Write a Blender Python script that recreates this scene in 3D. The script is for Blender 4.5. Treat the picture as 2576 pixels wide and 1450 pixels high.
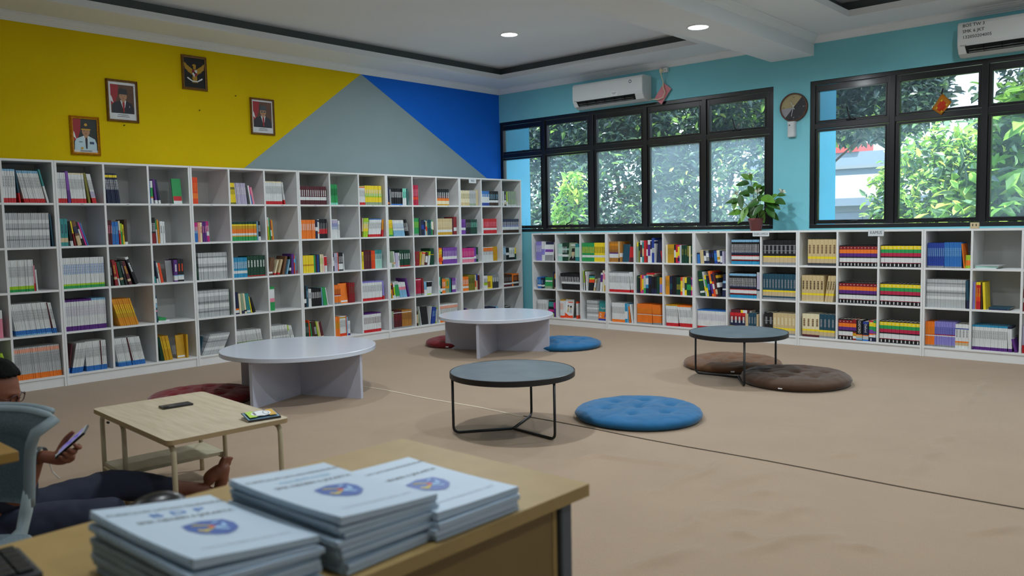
import bpy, bmesh, math, random
from mathutils import Vector, Matrix, Euler, noise
random.seed(7)
D = bpy.data
for o in list(D.objects): D.objects.remove(o)
SC = bpy.context.scene
C = SC.collection
R = math.radians
PI = math.pi
# ------------------------------------------------------------------ camera
CAM = Vector((8.03121, -8.71846, 1.31048)); YAW, PITCH, ROLL, FPX = 0.73295, -0.07639, -0.01966, 2068.344
fw = Vector((-math.sin(YAW)*math.cos(PITCH), math.cos(YAW)*math.cos(PITCH), math.sin(PITCH)))
rt = fw.cross(Vector((0, 0, 1))).normalized(); up = rt.cross(fw)
r2 = rt*math.cos(ROLL)+up*math.sin(ROLL); u2 = up*math.cos(ROLL)-rt*math.sin(ROLL)
cd = D.cameras.new('camera'); cam = D.objects.new('camera', cd); C.objects.link(cam)
M = Matrix((r2, u2, -fw)).transposed().to_4x4(); M.translation = CAM
cam.matrix_world = M
cd.sensor_width = 36; cd.lens = FPX/2576*36; cd.clip_start = .05; cd.clip_end = 200
cd.dof.use_dof = True; cd.dof.focus_distance = 8.2; cd.dof.aperture_fstop = 3.6
SC.camera = cam
# ------------------------------------------------------------------ exposure
vs = SC.view_settings
vs.view_transform = 'Standard'; vs.look = 'None'; vs.gamma = 1; vs.use_curve_mapping = False
vs.exposure = 0.30
# ------------------------------------------------------------------ world and sun
w = D.worlds.new('sky'); SC.world = w; w.use_nodes = True
nt = w.node_tree; bg = nt.nodes['Background']
sky_tc = nt.nodes.new('ShaderNodeTexCoord'); sky_ramp = nt.nodes.new('ShaderNodeValToRGB'); sky_sep = nt.nodes.new('ShaderNodeSeparateXYZ')
nt.links.new(sky_tc.outputs['Generated'], sky_sep.inputs[0]); nt.links.new(sky_sep.outputs['Z'], sky_ramp.inputs[0])
sky_ramp.color_ramp.elements[0].color = (.80, .92, 1, 1); sky_ramp.color_ramp.elements[1].color = (.42, .68, 1, 1)
nt.links.new(sky_ramp.outputs[0], bg.inputs[0]); bg.inputs[1].default_value = 3.6
sd = D.lights.new('sun', 'SUN'); sun = D.objects.new('sun', sd); C.objects.link(sun)
sd.energy = 15.0; sd.angle = R(1.0); sd.color = (1, .96, .88)
sun.rotation_euler = Vector((.40, -.48, 1.2)).to_track_quat('Z', 'Y').to_euler()
LAMP = 30.0            # watts of one downlight
# ------------------------------------------------------------------ colours and materials
PAL = dict(white='dde1e1', cream='e6dcb8', tan='cdb98a', brown='6d4c33', darkbrown='3f2a20', black='17181c', grey='8d9194', lightgrey='b9bdbf',
           darkgrey='3c4045', navy='1c2547', royal='24429c', blue='2f74c0', sky='82b6d6', cyan='3096c2', teal='2f8a8a', darkteal='1d4a5e', mint='83d9c0',
           green='2a9c56', darkgreen='12402f', lime='a6cf2c', olive='7d7a2c', yellow='efd62b', gold='c99a1e', amber='d98f1f', ochre='b07a35',
           orange='ee7d25', redorange='e3491d', red='c8232b', darkred='8a1c24', maroon='55202a', crimson='b8264a', magenta='c92f86', pink='e58aa0',
           salmon='e8a58c', violet='7a46a5', purple='5b2a80', lavender='8b85cf', lilac='b9b2cc', greygreen='8fa285', paleteal='9fd0c2', kraft='c9b48d')
def lin(h):
    h = PAL.get(h, h)
    c = [int(h[i:i+2], 16)/255 for i in (0, 2, 4)]
    return tuple((x/12.92 if x <= .04045 else ((x+.055)/1.055)**2.4) for x in c)
MC = {}
def mat(name, col=None, rough=.6, metal=0., vary=.06, scale=12., bump=0., bscale=60., coat=0., sheen=0., emit=0., spec=.5, stretch=None, dark=None):
    if name in MC: return MC[name]
    m = D.materials.new(name); m.use_nodes = True; n = m.node_tree.nodes; l = m.node_tree.links; b = n['Principled BSDF']
    c = lin(col or name)
    tc = n.new('ShaderNodeTexCoord'); nz = n.new('ShaderNodeTexNoise'); nz.inputs['Scale'].default_value = scale
    src = tc.outputs['Object']
    if stretch:
        mp = n.new('ShaderNodeMapping'); mp.inputs['Scale'].default_value = stretch; l.new(src, mp.inputs[0]); src = mp.outputs[0]
    l.new(src, nz.inputs['Vector'])
    nz.inputs['Detail'].default_value = 4
    mx = n.new('ShaderNodeMix'); mx.data_type = 'RGBA'
    lo = lin(dark) if dark else tuple(x*(1-vary) for x in c); hi = c if dark else tuple(min(1, x*(1+vary)) for x in c)
    mx.inputs[6].default_value = (*lo, 1); mx.inputs[7].default_value = (*hi, 1)
    rp = n.new('ShaderNodeMapRange'); rp.inputs[1].default_value = .3; rp.inputs[2].default_value = .7
    l.new(nz.outputs['Fac'], rp.inputs[0]); l.new(rp.outputs[0], mx.inputs[0]); l.new(mx.outputs[2], b.inputs['Base Color'])
    b.inputs['Roughness'].default_value = rough; b.inputs['Metallic'].default_value = metal
    b.inputs['Specular IOR Level'].default_value = spec
    if coat: b.inputs['Coat Weight'].default_value = coat; b.inputs['Coat Roughness'].default_value = .15
    if sheen: b.inputs['Sheen Weight'].default_value = sheen; b.inputs['Sheen Roughness'].default_value = .35
    if emit: b.inputs['Emission Color'].default_value = (*c, 1); b.inputs['Emission Strength'].default_value = emit
    if bump:
        nb = n.new('ShaderNodeTexNoise'); nb.inputs['Scale'].default_value = bscale; nb.inputs['Detail'].default_value = 6
        l.new(tc.outputs['Object'], nb.inputs['Vector'])
        bp = n.new('ShaderNodeBump'); bp.inputs['Strength'].default_value = bump; bp.inputs['Distance'].default_value = .01
        l.new(nb.outputs['Fac'], bp.inputs['Height']); l.new(bp.outputs[0], b.inputs['Normal'])
    MC[name] = m; return m
for k in PAL: mat(k, rough=.45, scale=18, vary=.05)
M_PAGES = mat('book pages', 'dcd8c8', .9, vary=.12, scale=3, stretch=(160, 2, 2))
M_MEL = mat('white melamine', 'e4e6e6', .42, vary=.015, spec=.4)
M_BACK = mat('bookcase back board', 'c6c8c5', .6, vary=.02)
# ------------------------------------------------------------------ helpers
def bm_mesh(bm, name, mats, smooth=False):
    me = D.meshes.new(name); bm.normal_update(); bm.to_mesh(me); bm.free()
    for m in (mats if isinstance(mats, (list, tuple)) else [mats]): me.materials.append(m)
    if smooth: me.polygons.foreach_set('use_smooth', [True]*len(me.polygons))
    return me
def obj(name, bm, mats, parent=None, loc=None, rot=None, smooth=False, bevel=0, seg=2, auto=False):
    me = bm if isinstance(bm, bpy.types.Mesh) else bm_mesh(bm, name, mats, smooth)
    o = D.objects.new(name, me); C.objects.link(o)
    if parent: o.parent = parent
    if loc is not None: o.location = loc
    if rot is not None: o.rotation_euler = rot
    if bevel:
        md = o.modifiers.new('bevel', 'BEVEL'); md.width = bevel; md.segments = seg; md.limit_method = 'ANGLE'; md.angle_limit = R(40)
    return o
def tag(o, label, cat, group=None, kind=None):
    o['label'] = label; o['category'] = cat
    if group: o['group'] = group
    if kind: o['kind'] = kind
    return o
def thing(name, label, cat, loc=(0, 0, 0), rz=0, group=None):
    o = D.objects.new(name, None); C.objects.link(o); o.location = loc; o.rotation_euler = (0, 0, rz); o.empty_display_size = .1
    return tag(o, label, cat, group)
def struct(name, bm, mats, **k):
    o = obj(name, bm, mats, **k); o['kind'] = 'structure'; return o
def box(bm, x0, x1, y0, y1, z0, z1, mi=0):
    v = [bm.verts.new(p) for p in ((x0, y0, z0), (x1, y0, z0), (x1, y1, z0), (x0, y1, z0), (x0, y0, z1), (x1, y0, z1), (x1, y1, z1), (x0, y1, z1))]
    for f in ((0, 3, 2, 1), (4, 5, 6, 7), (0, 1, 5, 4), (1, 2, 6, 5), (2, 3, 7, 6), (3, 0, 4, 7)):
        bm.faces.new([v[i] for i in f]).material_index = mi
    return bm
def B(*a): return box(bmesh.new(), *a)
def tube(bm, pts, r, n=8, cap=True, mi=0):
    pts = [Vector(p) for p in pts]; rs = r if isinstance(r, (list, tuple)) else [r]*len(pts)
    rings = []; ref = None
    for i, p in enumerate(pts):
        d = (pts[min(i+1, len(pts)-1)]-pts[max(i-1, 0)]).normalized()
        if ref is None: ref = Vector((0, 0, 1)) if abs(d.z) < .9 else Vector((1, 0, 0))
        a = (ref-d*ref.dot(d)).normalized(); ref = a; b = d.cross(a)
        rings.append([bm.verts.new(p+(a*math.cos(2*PI*k/n)+b*math.sin(2*PI*k/n))*rs[i]) for k in range(n)])
    for i in range(len(rings)-1):
        for k in range(n):
            bm.faces.new((rings[i][k], rings[i][(k+1) % n], rings[i+1][(k+1) % n], rings[i+1][k])).material_index = mi
    if cap:
        bm.faces.new(rings[0][::-1]).material_index = mi; bm.faces.new(rings[-1]).material_index = mi
    return bm
def lathe(bm, prof, n=32, c=(0, 0), mi=0, closed=False):
    rings = [[bm.verts.new((c[0]+r*math.cos(2*PI*k/n), c[1]+r*math.sin(2*PI*k/n), z)) for k in range(n)] for r, z in prof]
    for i in range(len(rings)-1):
        for k in range(n):
            bm.faces.new((rings[i][k], rings[i][(k+1) % n], rings[i+1][(k+1) % n], rings[i+1][k])).material_index = mi
    if not closed:
        bm.faces.new(rings[0][::-1]).material_index = mi; bm.faces.new(rings[-1]).material_index = mi
    return bm
def prism(bm, poly, axis, a0, a1, mi=0):
    """poly: 2D points in the two other axes (in x,y,z order), extruded along axis"""
    def P(p, a):
        q = list(p); q.insert(axis, a); return q
    f = [bm.verts.new(P(p, a0)) for p in poly]; g = [bm.verts.new(P(p, a1)) for p in poly]; n = len(poly)
    for i in range(n): bm.faces.new((f[i], f[(i+1) % n], g[(i+1) % n], g[i])).material_index = mi
    bm.faces.new(f[::-1]).material_index = mi; bm.faces.new(g).material_index = mi
    bmesh.ops.recalc_face_normals(bm, faces=bm.faces); return bm
def arc(p0, p1, p2, r, n=5):
    """rounded corner at p1"""
    p0, p1, p2 = map(Vector, (p0, p1, p2)); a = (p0-p1).normalized(); b = (p2-p1).normalized(); s = p1+a*r; e = p1+b*r
    return [tuple((1-t)**2*s+2*t*(1-t)*p1+t*t*e) for t in [i/n for i in range(n+1)]]
def dup(root, label=None, group=None):
    r = root.copy(); C.objects.link(r)
    if label: r['label'] = label
    for ch in list(root.children):
        c = ch.copy(); C.objects.link(c); c.parent = r
        for g in list(ch.children):
            e = g.copy(); C.objects.link(e); e.parent = c
    return r
def text(name, s, size, m, parent, loc, rot, extrude=.0004, align='CENTER', sx=1.0, mono=False):
    cu = D.curves.new(name, 'FONT'); cu.body = s; cu.size = size; cu.extrude = extrude; cu.align_x = align; cu.align_y = 'CENTER'; cu.resolution_u = 2
    t = D.objects.new(name, cu); C.objects.link(t)
    bpy.context.view_layer.update()
    me = D.meshes.new_from_object(t.evaluated_get(bpy.context.evaluated_depsgraph_get())); D.objects.remove(t)
    me.materials.clear(); me.materials.append(m)
    if sx != 1:
        for v in me.vertices: v.co.x *= sx
    o = D.objects.new(name, me); C.objects.link(o); o.parent = parent; o.location = loc; o.rotation_euler = rot
    return o
def ray(u, v): return fw+(u-1288)/FPX*r2-(v-725)/FPX*u2
def at(u, v, d): return CAM+ray(u, v)*d       # point seen at pixel (u,v), d metres deep: used to read positions off the photo
# ------------------------------------------------------------------ room shell
X1, Y0 = 10.6, -11.6
ZC = 3.225; ZL = 3.287; ZU = 3.385; ZW = 3.5
m_carpet = mat('beige felt carpet', 'ab937b', .95, vary=.035, scale=2.5, bump=.0, sheen=.25)
def carpet_nodes():
    n = m_carpet.node_tree.nodes; l = m_carpet.node_tree.links; b = n['Principled BSDF']; tc = n['Texture Coordinate']
    f = n.new('ShaderNodeTexNoise'); f.inputs['Scale'].default_value = 260; f.inputs['Detail'].default_value = 3
    g = n.new('ShaderNodeTexNoise'); g.inputs['Scale'].default_value = 1.6; g.inputs['Detail'].default_value = 5; g.inputs['Distortion'].default_value = 1.2
    l.new(tc.outputs['Object'], f.inputs['Vector']); l.new(tc.outputs['Object'], g.inputs['Vector'])
    b1 = n.new('ShaderNodeBump'); b1.inputs['Strength'].default_value = .35; b1.inputs['Distance'].default_value = .004
    b2 = n.new('ShaderNodeBump'); b2.inputs['Strength'].default_value = .07; b2.inputs['Distance'].default_value = .06
    l.new(g.outputs['Fac'], b2.inputs['Height']); l.new(f.outputs['Fac'], b1.inputs['Height']); l.new(b2.outputs[0], b1.inputs['Normal']); l.new(b1.outputs[0], b.inputs['Normal'])
    mxo = n['Mix']; old = mxo.outputs[2]
    mul = n.new('ShaderNodeMix'); mul.data_type = 'RGBA'; mul.blend_type = 'MULTIPLY'; mul.inputs[0].default_value = .35
    l.new(old, mul.inputs[6]); l.new(f.outputs['Fac'], mul.inputs[7]); l.new(mul.outputs[2], b.inputs['Base Color'])
carpet_nodes()
# floor: carpet laid in strips with creases; a fine grid where the creases are seen
import numpy as np
def floor_pt(u, v):
    d = ray(u, v); k = -CAM.z/d.z; return (CAM.x+d.x*k, CAM.y+d.y*k)
# folds of the loose carpet, read off the photo in its lower right part (crop coordinates)
FOLDS = [[(530, 285), (460, 320), (300, 385)], [(500, 380), (590, 345), (660, 330)], [(610, 400), (665, 388)], [(370, 520), (420, 480), (480, 440)], [(500, 470), (560, 450), (650, 455)], [(660, 480), (710, 450), (790, 440)],
         [(590, 580), (690, 545), (860, 525)], [(230, 640), (310, 600), (430, 570)], [(1090, 345), (1130, 290), (1190, 250)], [(1180, 232), (1230, 213)], [(1250, 135), (1300, 80), (1340, 40)], [(20, 290), (130, 275), (420, 308)],
         [(540, 515), (610, 530)], [(900, 560), (1000, 572)], [(1300, 520), (1440, 495)], [(860, 275), (930, 265)]]
gx0, gx1, gy0, gy1 = 4.3, 9.1, -7.0, -.45; nx, ny = 240, 328
gx = np.linspace(gx0, gx1, nx+1)[:, None]+np.zeros((1, ny+1)); gy = np.linspace(gy0, gy1, ny+1)[None, :]+np.zeros((nx+1, 1)); gz = np.zeros_like(gx)
rngf = np.random.default_rng(3)
for fo in FOLDS:
    w0 = [floor_pt(1409+a*.8015, 930+b*.8015) for a, b in fo]; tot = len(w0)-1
    best = np.full_like(gx, 9.); par = np.zeros_like(gx)
    for q, ((ax_, ay_), (bx_, by_)) in enumerate(zip(w0, w0[1:])):
        L2 = (bx_-ax_)**2+(by_-ay_)**2; t_ = np.clip(((gx-ax_)*(bx_-ax_)+(gy-ay_)*(by_-ay_))/L2, 0, 1)
        dd = np.hypot(gx-ax_-t_*(bx_-ax_)+.012*np.sin(gy*17+q), gy-ay_-t_*(by_-ay_)); m_ = dd < best; best[m_] = dd[m_]; par[m_] = ((q+t_)/tot)[m_]
    wd = rngf.uniform(.024, .036); gz += rngf.uniform(.014, .021)*np.exp(-(best/wd)**2)*np.sin(np.pi*np.clip(par, .04, .96))**.5+.004*np.exp(-(best/(wd*3.2))**2)
edge = np.minimum(np.minimum(gx-gx0, gx1-gx), np.minimum(gy-gy0, gy1-gy)); gz *= np.clip(edge/.1, 0, 1)*np.clip((np.abs(gy+4.545)-.02)/.05, 0, 1)
gz += .003*np.clip(edge/.2, 0, 1)*(np.sin(gx*3.1+1.7*np.sin(gy*2.3))*np.sin(gy*2.7+1.3*np.sin(gx*1.9)))**2*(gx > 5.9)*np.clip((gx-5.9)/.5, 0, 1)*np.clip((np.abs(gy+4.545)-.02)/.08, 0, 1)
bm = bmesh.new(); g = [[bm.verts.new((gx[i, j], gy[i, j], gz[i, j])) for j in range(ny+1)] for i in range(nx+1)]
for i in range(nx):
    for j in range(ny): bm.faces.new((g[i][j], g[i+1][j], g[i+1][j+1], g[i][j+1])).smooth = True
def quad(bm, pts, mi=0):
    f = bm.faces.new([bm.verts.new(p) for p in pts]); f.material_index = mi; return f
quad(bm, [(0, Y0, 0), (gx0, Y0, 0), (gx0, 0, 0), (0, 0, 0)]); quad(bm, [(gx0, Y0, 0), (gx1, Y0, 0), (gx1, gy0, 0), (gx0, gy0, 0)]); quad(bm, [(gx0, gy1, 0), (gx1, gy1, 0), (gx1, 0, 0), (gx0, 0, 0)]); quad(bm, [(gx1, Y0, 0), (X1, Y0, 0), (X1, 0, 0), (gx1, 0, 0)])
box(bm, -.2, X1+.2, Y0-.2, .2, -.2, -.002)
struct('floor', bm, m_carpet)
# carpet joint: a thin raised edge where two strips meet, and two loose folds
m_seam = mat('carpet joint', 'cdbfa6', .9); m_gap = mat('carpet joint shadow gap', '4d4336', .95)
def strip(bm, pts, wd, zz=.003):
    for (x0, y0), (x1, y1) in zip(pts, pts[1:]):
        z = zz
        d = Vector((x1-x0, y1-y0, 0)).normalized().cross(Vector((0, 0, 1)))*wd
        quad(bm, [(x0-d.x, y0-d.y, z*.3), (x1-d.x, y1-d.y, z*.3), (x1, y1, z), (x0, y0, z)]); quad(bm, [(x0, y0, z), (x1, y1, z), (x1+d.x, y1+d.y, z*.3), (x0+d.x, y0+d.y, z*.3)])
pts = [(2.6+i*.22, -4.55+.012*math.sin(i*1.3)+.01*math.sin(i*.37)) for i in range(9)]
bm = bmesh.new(); strip(bm, pts, .009, .005); struct('trim_1', bm, m_seam)
pts = [(4.36+i*.25, -4.545+.010*math.sin(i*1.1)) for i in range(20)]
bm = bmesh.new(); strip(bm, pts, .0045, .005); struct('trim_2', bm, m_gap)
# walls
m_yel = mat('yellow wall paint', 'dcbf00', .75, spec=.15, vary=.03, scale=2, bump=.12, bscale=90)
m_gry = mat('grey wall paint', '8b9fa2', .62, vary=.03, scale=2, bump=.12, bscale=90)
m_blu = mat('blue wall paint', '0f68d4', .7, spec=.2, vary=.04, scale=2, bump=.12, bscale=90)
m_aqu = mat('aqua wall paint', '80cbd8', .7, spec=.2, vary=.04, scale=1.5, bump=.12, bscale=90)
m_whi = mat('white ceiling paint', 'e3e9ee', .8, vary=.015, scale=2)
bm = bmesh.new(); YA, ZA = -2.433, 3.155; k1, k2 = .738, -.549
yl = lambda z: YA+(z-ZA)/k1
yr = lambda z: YA+(z-ZA)/k2
quad(bm, [(0, Y0, 0), (0, yl(0), 0), (0, YA, ZA), (0, YA, ZW), (0, Y0, ZW)], 0)
quad(bm, [(0, yl(0), 0), (0, .1, 0), (0, .1, yr(0)*0+ZA+k2*(.1-YA)), (0, YA, ZA)], 1)
quad(bm, [(0, YA, ZA), (0, .1, ZA+k2*(.1-YA)), (0, .1, ZW), (0, YA, ZW)], 2)
box(bm, -.2, -.001, Y0, .12, 0, ZW, 2)
for f in bm.faces:
    if f.calc_center_median().x > -.0005 and f.normal.x < 0: f.normal_flip()
struct('wall_left', bm, [m_yel, m_gry, m_blu])
OB, OT = 1.212, 2.765       # window opening bottom / top
W1, W2 = (0.0, 4.085), (4.49, 8.62)
bm = bmesh.new()
box(bm, -.2, X1, 0, .12, 0, OB); box(bm, -.2, X1, 0, .12, OT, ZW); box(bm, W1[1], W2[0], 0, .12, OB, OT); box(bm, W2[1], X1, 0, .12, OB, OT)
struct('wall_back', bm, m_aqu)
bm = bmesh.new(); box(bm, X1, X1+.2, Y0, .12, 0, ZW); struct('wall_right', bm, mat('pale grey wall paint', 'd5dde0', .7))
bm = bmesh.new(); box(bm, -.2, X1+.2, Y0-.2, Y0, 0, ZW); struct('wall_front', bm, MC['pale grey wall paint'])
m_fin = mat('aqua outside wall paint', '55b4d6', .6, vary=.06, scale=2)
bm = bmesh.new(); box(bm, -.2, 0, .12, .65, 0, 3.6); struct('trim_3', bm, m_fin)
bm = bmesh.new(); box(bm, 4.2, 4.49, .12, .74, 0, 3.6); struct('trim_4', bm, m_fin)
bm = bmesh.new(); box(bm, -.6, X1+.6, .12, .8, 3.6, 3.75); struct('trim_5', bm, mat('outside canopy concrete', 'a9a9a4', .8))
# ceiling: soffit ring with two raised trays, one dropped beam
T1 = (.60, 3.51, -9.6, -.605); T2 = (5.10, 8.05, -9.6, -.605)
def holed(bm, z0, z1, off, mi=0):
    xs = [0, T1[0]-off, T1[1]+off, T2[0]-off, T2[1]+off, X1]
    for i in (0, 2, 4): box(bm, xs[i], xs[i+1], Y0, 0, z0, z1, mi)
    for t in (T1, T2):
        box(bm, t[0]-off, t[1]+off, t[3]+off, 0, z0, z1, mi); box(bm, t[0]-off, t[1]+off, Y0, t[2]-off, z0, z1, mi)
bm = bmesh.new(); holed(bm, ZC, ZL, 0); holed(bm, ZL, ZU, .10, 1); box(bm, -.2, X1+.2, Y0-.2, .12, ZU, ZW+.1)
BX0, BX1, BZ = 4.055, 4.53, 3.03
box(bm, BX0, BX1, Y0, 0, BZ, ZC+.02)
struct('ceiling', bm, [m_whi, mat('cove shadow grey', '60696b', .8, vary=.02)])  # darker grey puts the cove shade into the tray risers
m_cor = mat('plaster cornice', 'e6ecf0', .7, vary=.01)
def cornice(name, axis, a0, a1, sx=1, x=0):
    c = .075
    pr_ = [(0, ZC), (c, ZC), (c, ZC-.010), (c-.012, ZC-.014), (c-.02, ZC-.026), (c-.034, ZC-.04), (c-.05, ZC-.05), (c-.056, ZC-.060), (.010, ZC-.064), (.008, ZC-.072), (0, ZC-.072)]
    poly = [(x+sx*a, b) for a, b in pr_]
    struct(name, prism(bmesh.new(), poly, axis, a0, a1), m_cor)
cornice('trim_6', 1, Y0, 0, 1, 0)                 # along the left wall
cornice('trim_7', 0, 0, BX0, -1, 0); cornice('trim_8', 0, BX1, X1, -1, 0)
cornice('trim_9', 1, Y0, 0, 1, BX1); cornice('trim_10', 1, Y0, 0, -1, BX0)
# ------------------------------------------------------------------ windows
m_frame = mat('black aluminium', '15171b', .33, metal=.0, vary=.04, coat=.25)
def glass_mat(name, haze, tint):
    m = D.materials.new(name); m.use_nodes = True; n = m.node_tree.nodes; l = m.node_tree.links; n.clear()
    out = n.new('ShaderNodeOutputMaterial'); tr = n.new('ShaderNodeBsdfTransparent'); tr.inputs[0].default_value = (*tint, 1)
    gl = n.new('ShaderNodeBsdfGlossy'); gl.inputs['Roughness'].default_value = .02
    tl = n.new('ShaderNodeBsdfTranslucent'); tl.inputs[0].default_value = (.75, .88, 1, 1)
    tc = n.new('ShaderNodeTexCoord'); nz = n.new('ShaderNodeTexNoise'); nz.inputs['Scale'].default_value = 1.3; nz.inputs['Detail'].default_value = 5
    l.new(tc.outputs['Object'], nz.inputs['Vector'])
    mr = n.new('ShaderNodeMapRange'); mr.inputs[1].default_value = .3; mr.inputs[2].default_value = .75; mr.inputs[3].default_value = haze*.5; mr.inputs[4].default_value = haze*1.4
    l.new(nz.outputs['Fac'], mr.inputs[0])
    m1 = n.new('ShaderNodeMixShader'); m2 = n.new('ShaderNodeMixShader')
    l.new(mr.outputs[0], m1.inputs[0]); l.new(tr.outputs[0], m1.inputs[1]); l.new(tl.outputs[0], m1.inputs[2])
    fr = n.new('ShaderNodeFresnel'); fr.inputs[0].default_value = 1.3
    l.new(fr.outputs[0], m2.inputs[0]); l.new(m1.outputs[0], m2.inputs[1]); l.new(gl.outputs[0], m2.inputs[2]); l.new(m2.outputs[0], out.inputs[0])
    return m
g_up = glass_mat('window glass clear', .03, (.62, .64, .66)); g_lo = glass_mat('window glass dusty', .2, (.93, .96, .98)); g_mid = glass_mat('window glass', .08, (.90, .95, .96))
def window(name, x0, x1, panes, dusty):
    """panes: list of (x0,x1) of the glass, all at y=.075"""
    fr_ = struct(name, B(0, .001, 0, .001, 0, .001), m_frame)
    ya, yb = .012, .085
    bm = bmesh.new()
    box(bm, x0, x1, ya, yb, OB, OB+.042); box(bm, x0, x1, ya, yb, OT-.045, OT)
    cuts = [x0]+[(panes[i][1]+panes[i+1][0])/2 for i in range(len(panes)-1)]+[x1]
    for i, cx in enumerate(cuts):
        a, b = (cx, cx+.05) if i == 0 else ((cx-.05, cx) if i == len(cuts)-1 else (cx-.027, cx+.027))
        box(bm, a, b, ya, yb, OB+.04, OT-.04)
    for i, (a, b) in enumerate(panes): box(bm, cuts[i]+.026, cuts[i+1]-.026, ya+.004, yb, 2.262, 2.318)
    fr_.data = bm_mesh(bm, name, m_frame)
    md = fr_.modifiers.new('bevel', 'BEVEL'); md.width = .004; md.segments = 2; md.limit_method = 'ANGLE'
    for i, (a, b) in enumerate(panes):
        lo_, hi_ = cuts[i], cuts[i+1]
        for (z0, z1, zz0, zz1, up_) in ((1.30, 2.232, OB+.046, 2.258, 0), (2.348, 2.652, 2.322, OT-.049, 1)):
            bm = bmesh.new(); y0_, y1_ = .030, .078
            xa, xb = lo_+(.05 if i == 0 else .027)+.002, hi_-(.05 if i == len(panes)-1 else .027)-.002
            box(bm, xa, a, y0_, y1_, zz0, zz1); box(bm, b, xb, y0_, y1_, zz0, zz1); box(bm, a, b, y0_, y1_, zz0, z0); box(bm, a, b, y0_, y1_, z1, zz1)
            box(bm, a-.012, a, y0_-.008, y0_+.004, z0-.012, z1+.012); box(bm, b, b+.012, y0_-.008, y0_+.004, z0-.012, z1+.012)
            box(bm, a, b, y0_-.008, y0_+.004, z0-.012, z0); box(bm, a, b, y0_-.008, y0_+.004, z1, z1+.012)
            s = obj('sash', bm, m_frame, fr_, bevel=.002)
            obj('pane', B(a, b, .058, .062, z0, z1), (g_up if up_ else (g_lo if dusty(i) else g_mid)), s)
            xm = (a+b)/2
            if not up_ or i in (0, 4):
                bm = bmesh.new(); zz = z0-.022 if not up_ else z0-.015
                box(bm, xm-.045, xm+.045, .012, .032, zz-.006, zz+.008)
                opened = (not up_ and i < 2 and x0 < 1) or (up_ and ((i == 4 and x0 < 1) or (i == 0 and x0 > 1)))
                if opened: tube(bm, [(xm, .018, zz), (xm-.01, .004, zz+.03), (xm-.03 if i != 1 else xm+.07, -.01, zz+.13 if i != 1 else zz+.055)], [.011, .009, .007])
                else: tube(bm, [(xm-.01, .010, zz+.004), (xm+.09, .004, zz+.012)], [.008, .006])
                obj('latch_handle', bm, m_frame, s, smooth=True)
    return fr_
window('window_1', -.03+.03, W1[1], [(.041, .735), (.855, 1.534), (1.681, 2.36), (2.487, 3.164), (3.298, 3.972)], lambda i: i >= 3)
window('window_2', W2[0], W2[1], [(4.569, 5.249), (5.385, 6.079), (6.195, 6.88), (7.0, 7.69), (7.81, 8.52)], lambda i: False)
# ------------------------------------------------------------------ downlights
m_lamp = mat('lit lamp diffuser', 'f2f8ff', .5, emit=14.); m_rim = mat('downlight rim', 'e8ecee', .4)
def downlight(x, y, z, label, power):
    t = thing('downlight', label, 'ceiling light', (x, y, z), 0, 'round ceiling downlights')
    obj('rim', lathe(bmesh.new(), [(.088, -.002), (.088, -.008), (.100, -.008), (.104, -.001), (.088, -.001)], 40, closed=True), m_rim, t)
    obj('diffuser', lathe(bmesh.new(), [(.0001, -.0065), (.088, -.0065), (.088, -.001)], 40), m_lamp, t)
    ld = D.lights.new('downlight_lamp', 'AREA'); ld.shape = 'DISK'; ld.size = .17; ld.energy = power; ld.color = (.88, .95, 1.0); ld.spread = R(170)
    lo = D.objects.new('lamp', ld); C.objects.link(lo); lo.parent = t; lo.location = (0, 0, -.012)
downlight(1.936, -1.911, ZU, 'round white lit downlight in the recessed tray ceiling above the grey triangle', LAMP)
downlight(4.32, -2.065, BZ, 'round white lit downlight on the underside of the ceiling beam', LAMP)
for x, y, z, p, n_ in ((1.94, -4.9, ZU, .5, 'nearer over the white tables'), (4.32, -5.3, BZ, 1.0, 'further back along the beam'), (6.75, -1.95, ZU, .9, 'in the tray ceiling right of the beam'), (6.75, -5.0, ZU, 1.0, 'in the right tray nearer the desk'), (9.2, -3.4, ZC, .8, 'added unseen on the soffit by the right wall for bounce'), (6.75, -8.1, ZU, .55, 'added unseen in the right tray above the notebook desk'), (9.2, -7.4, ZC, .5, 'added unseen on the soffit behind the desk for bounce'), (4.32, -9.0, BZ, .15, 'at the rear end of the beam')):  # soffit pair and notebook desk lamp are unseen, added for bounce and foreground light
    downlight(x, y, z, 'round white ceiling downlight '+n_, LAMP*p)
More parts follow.
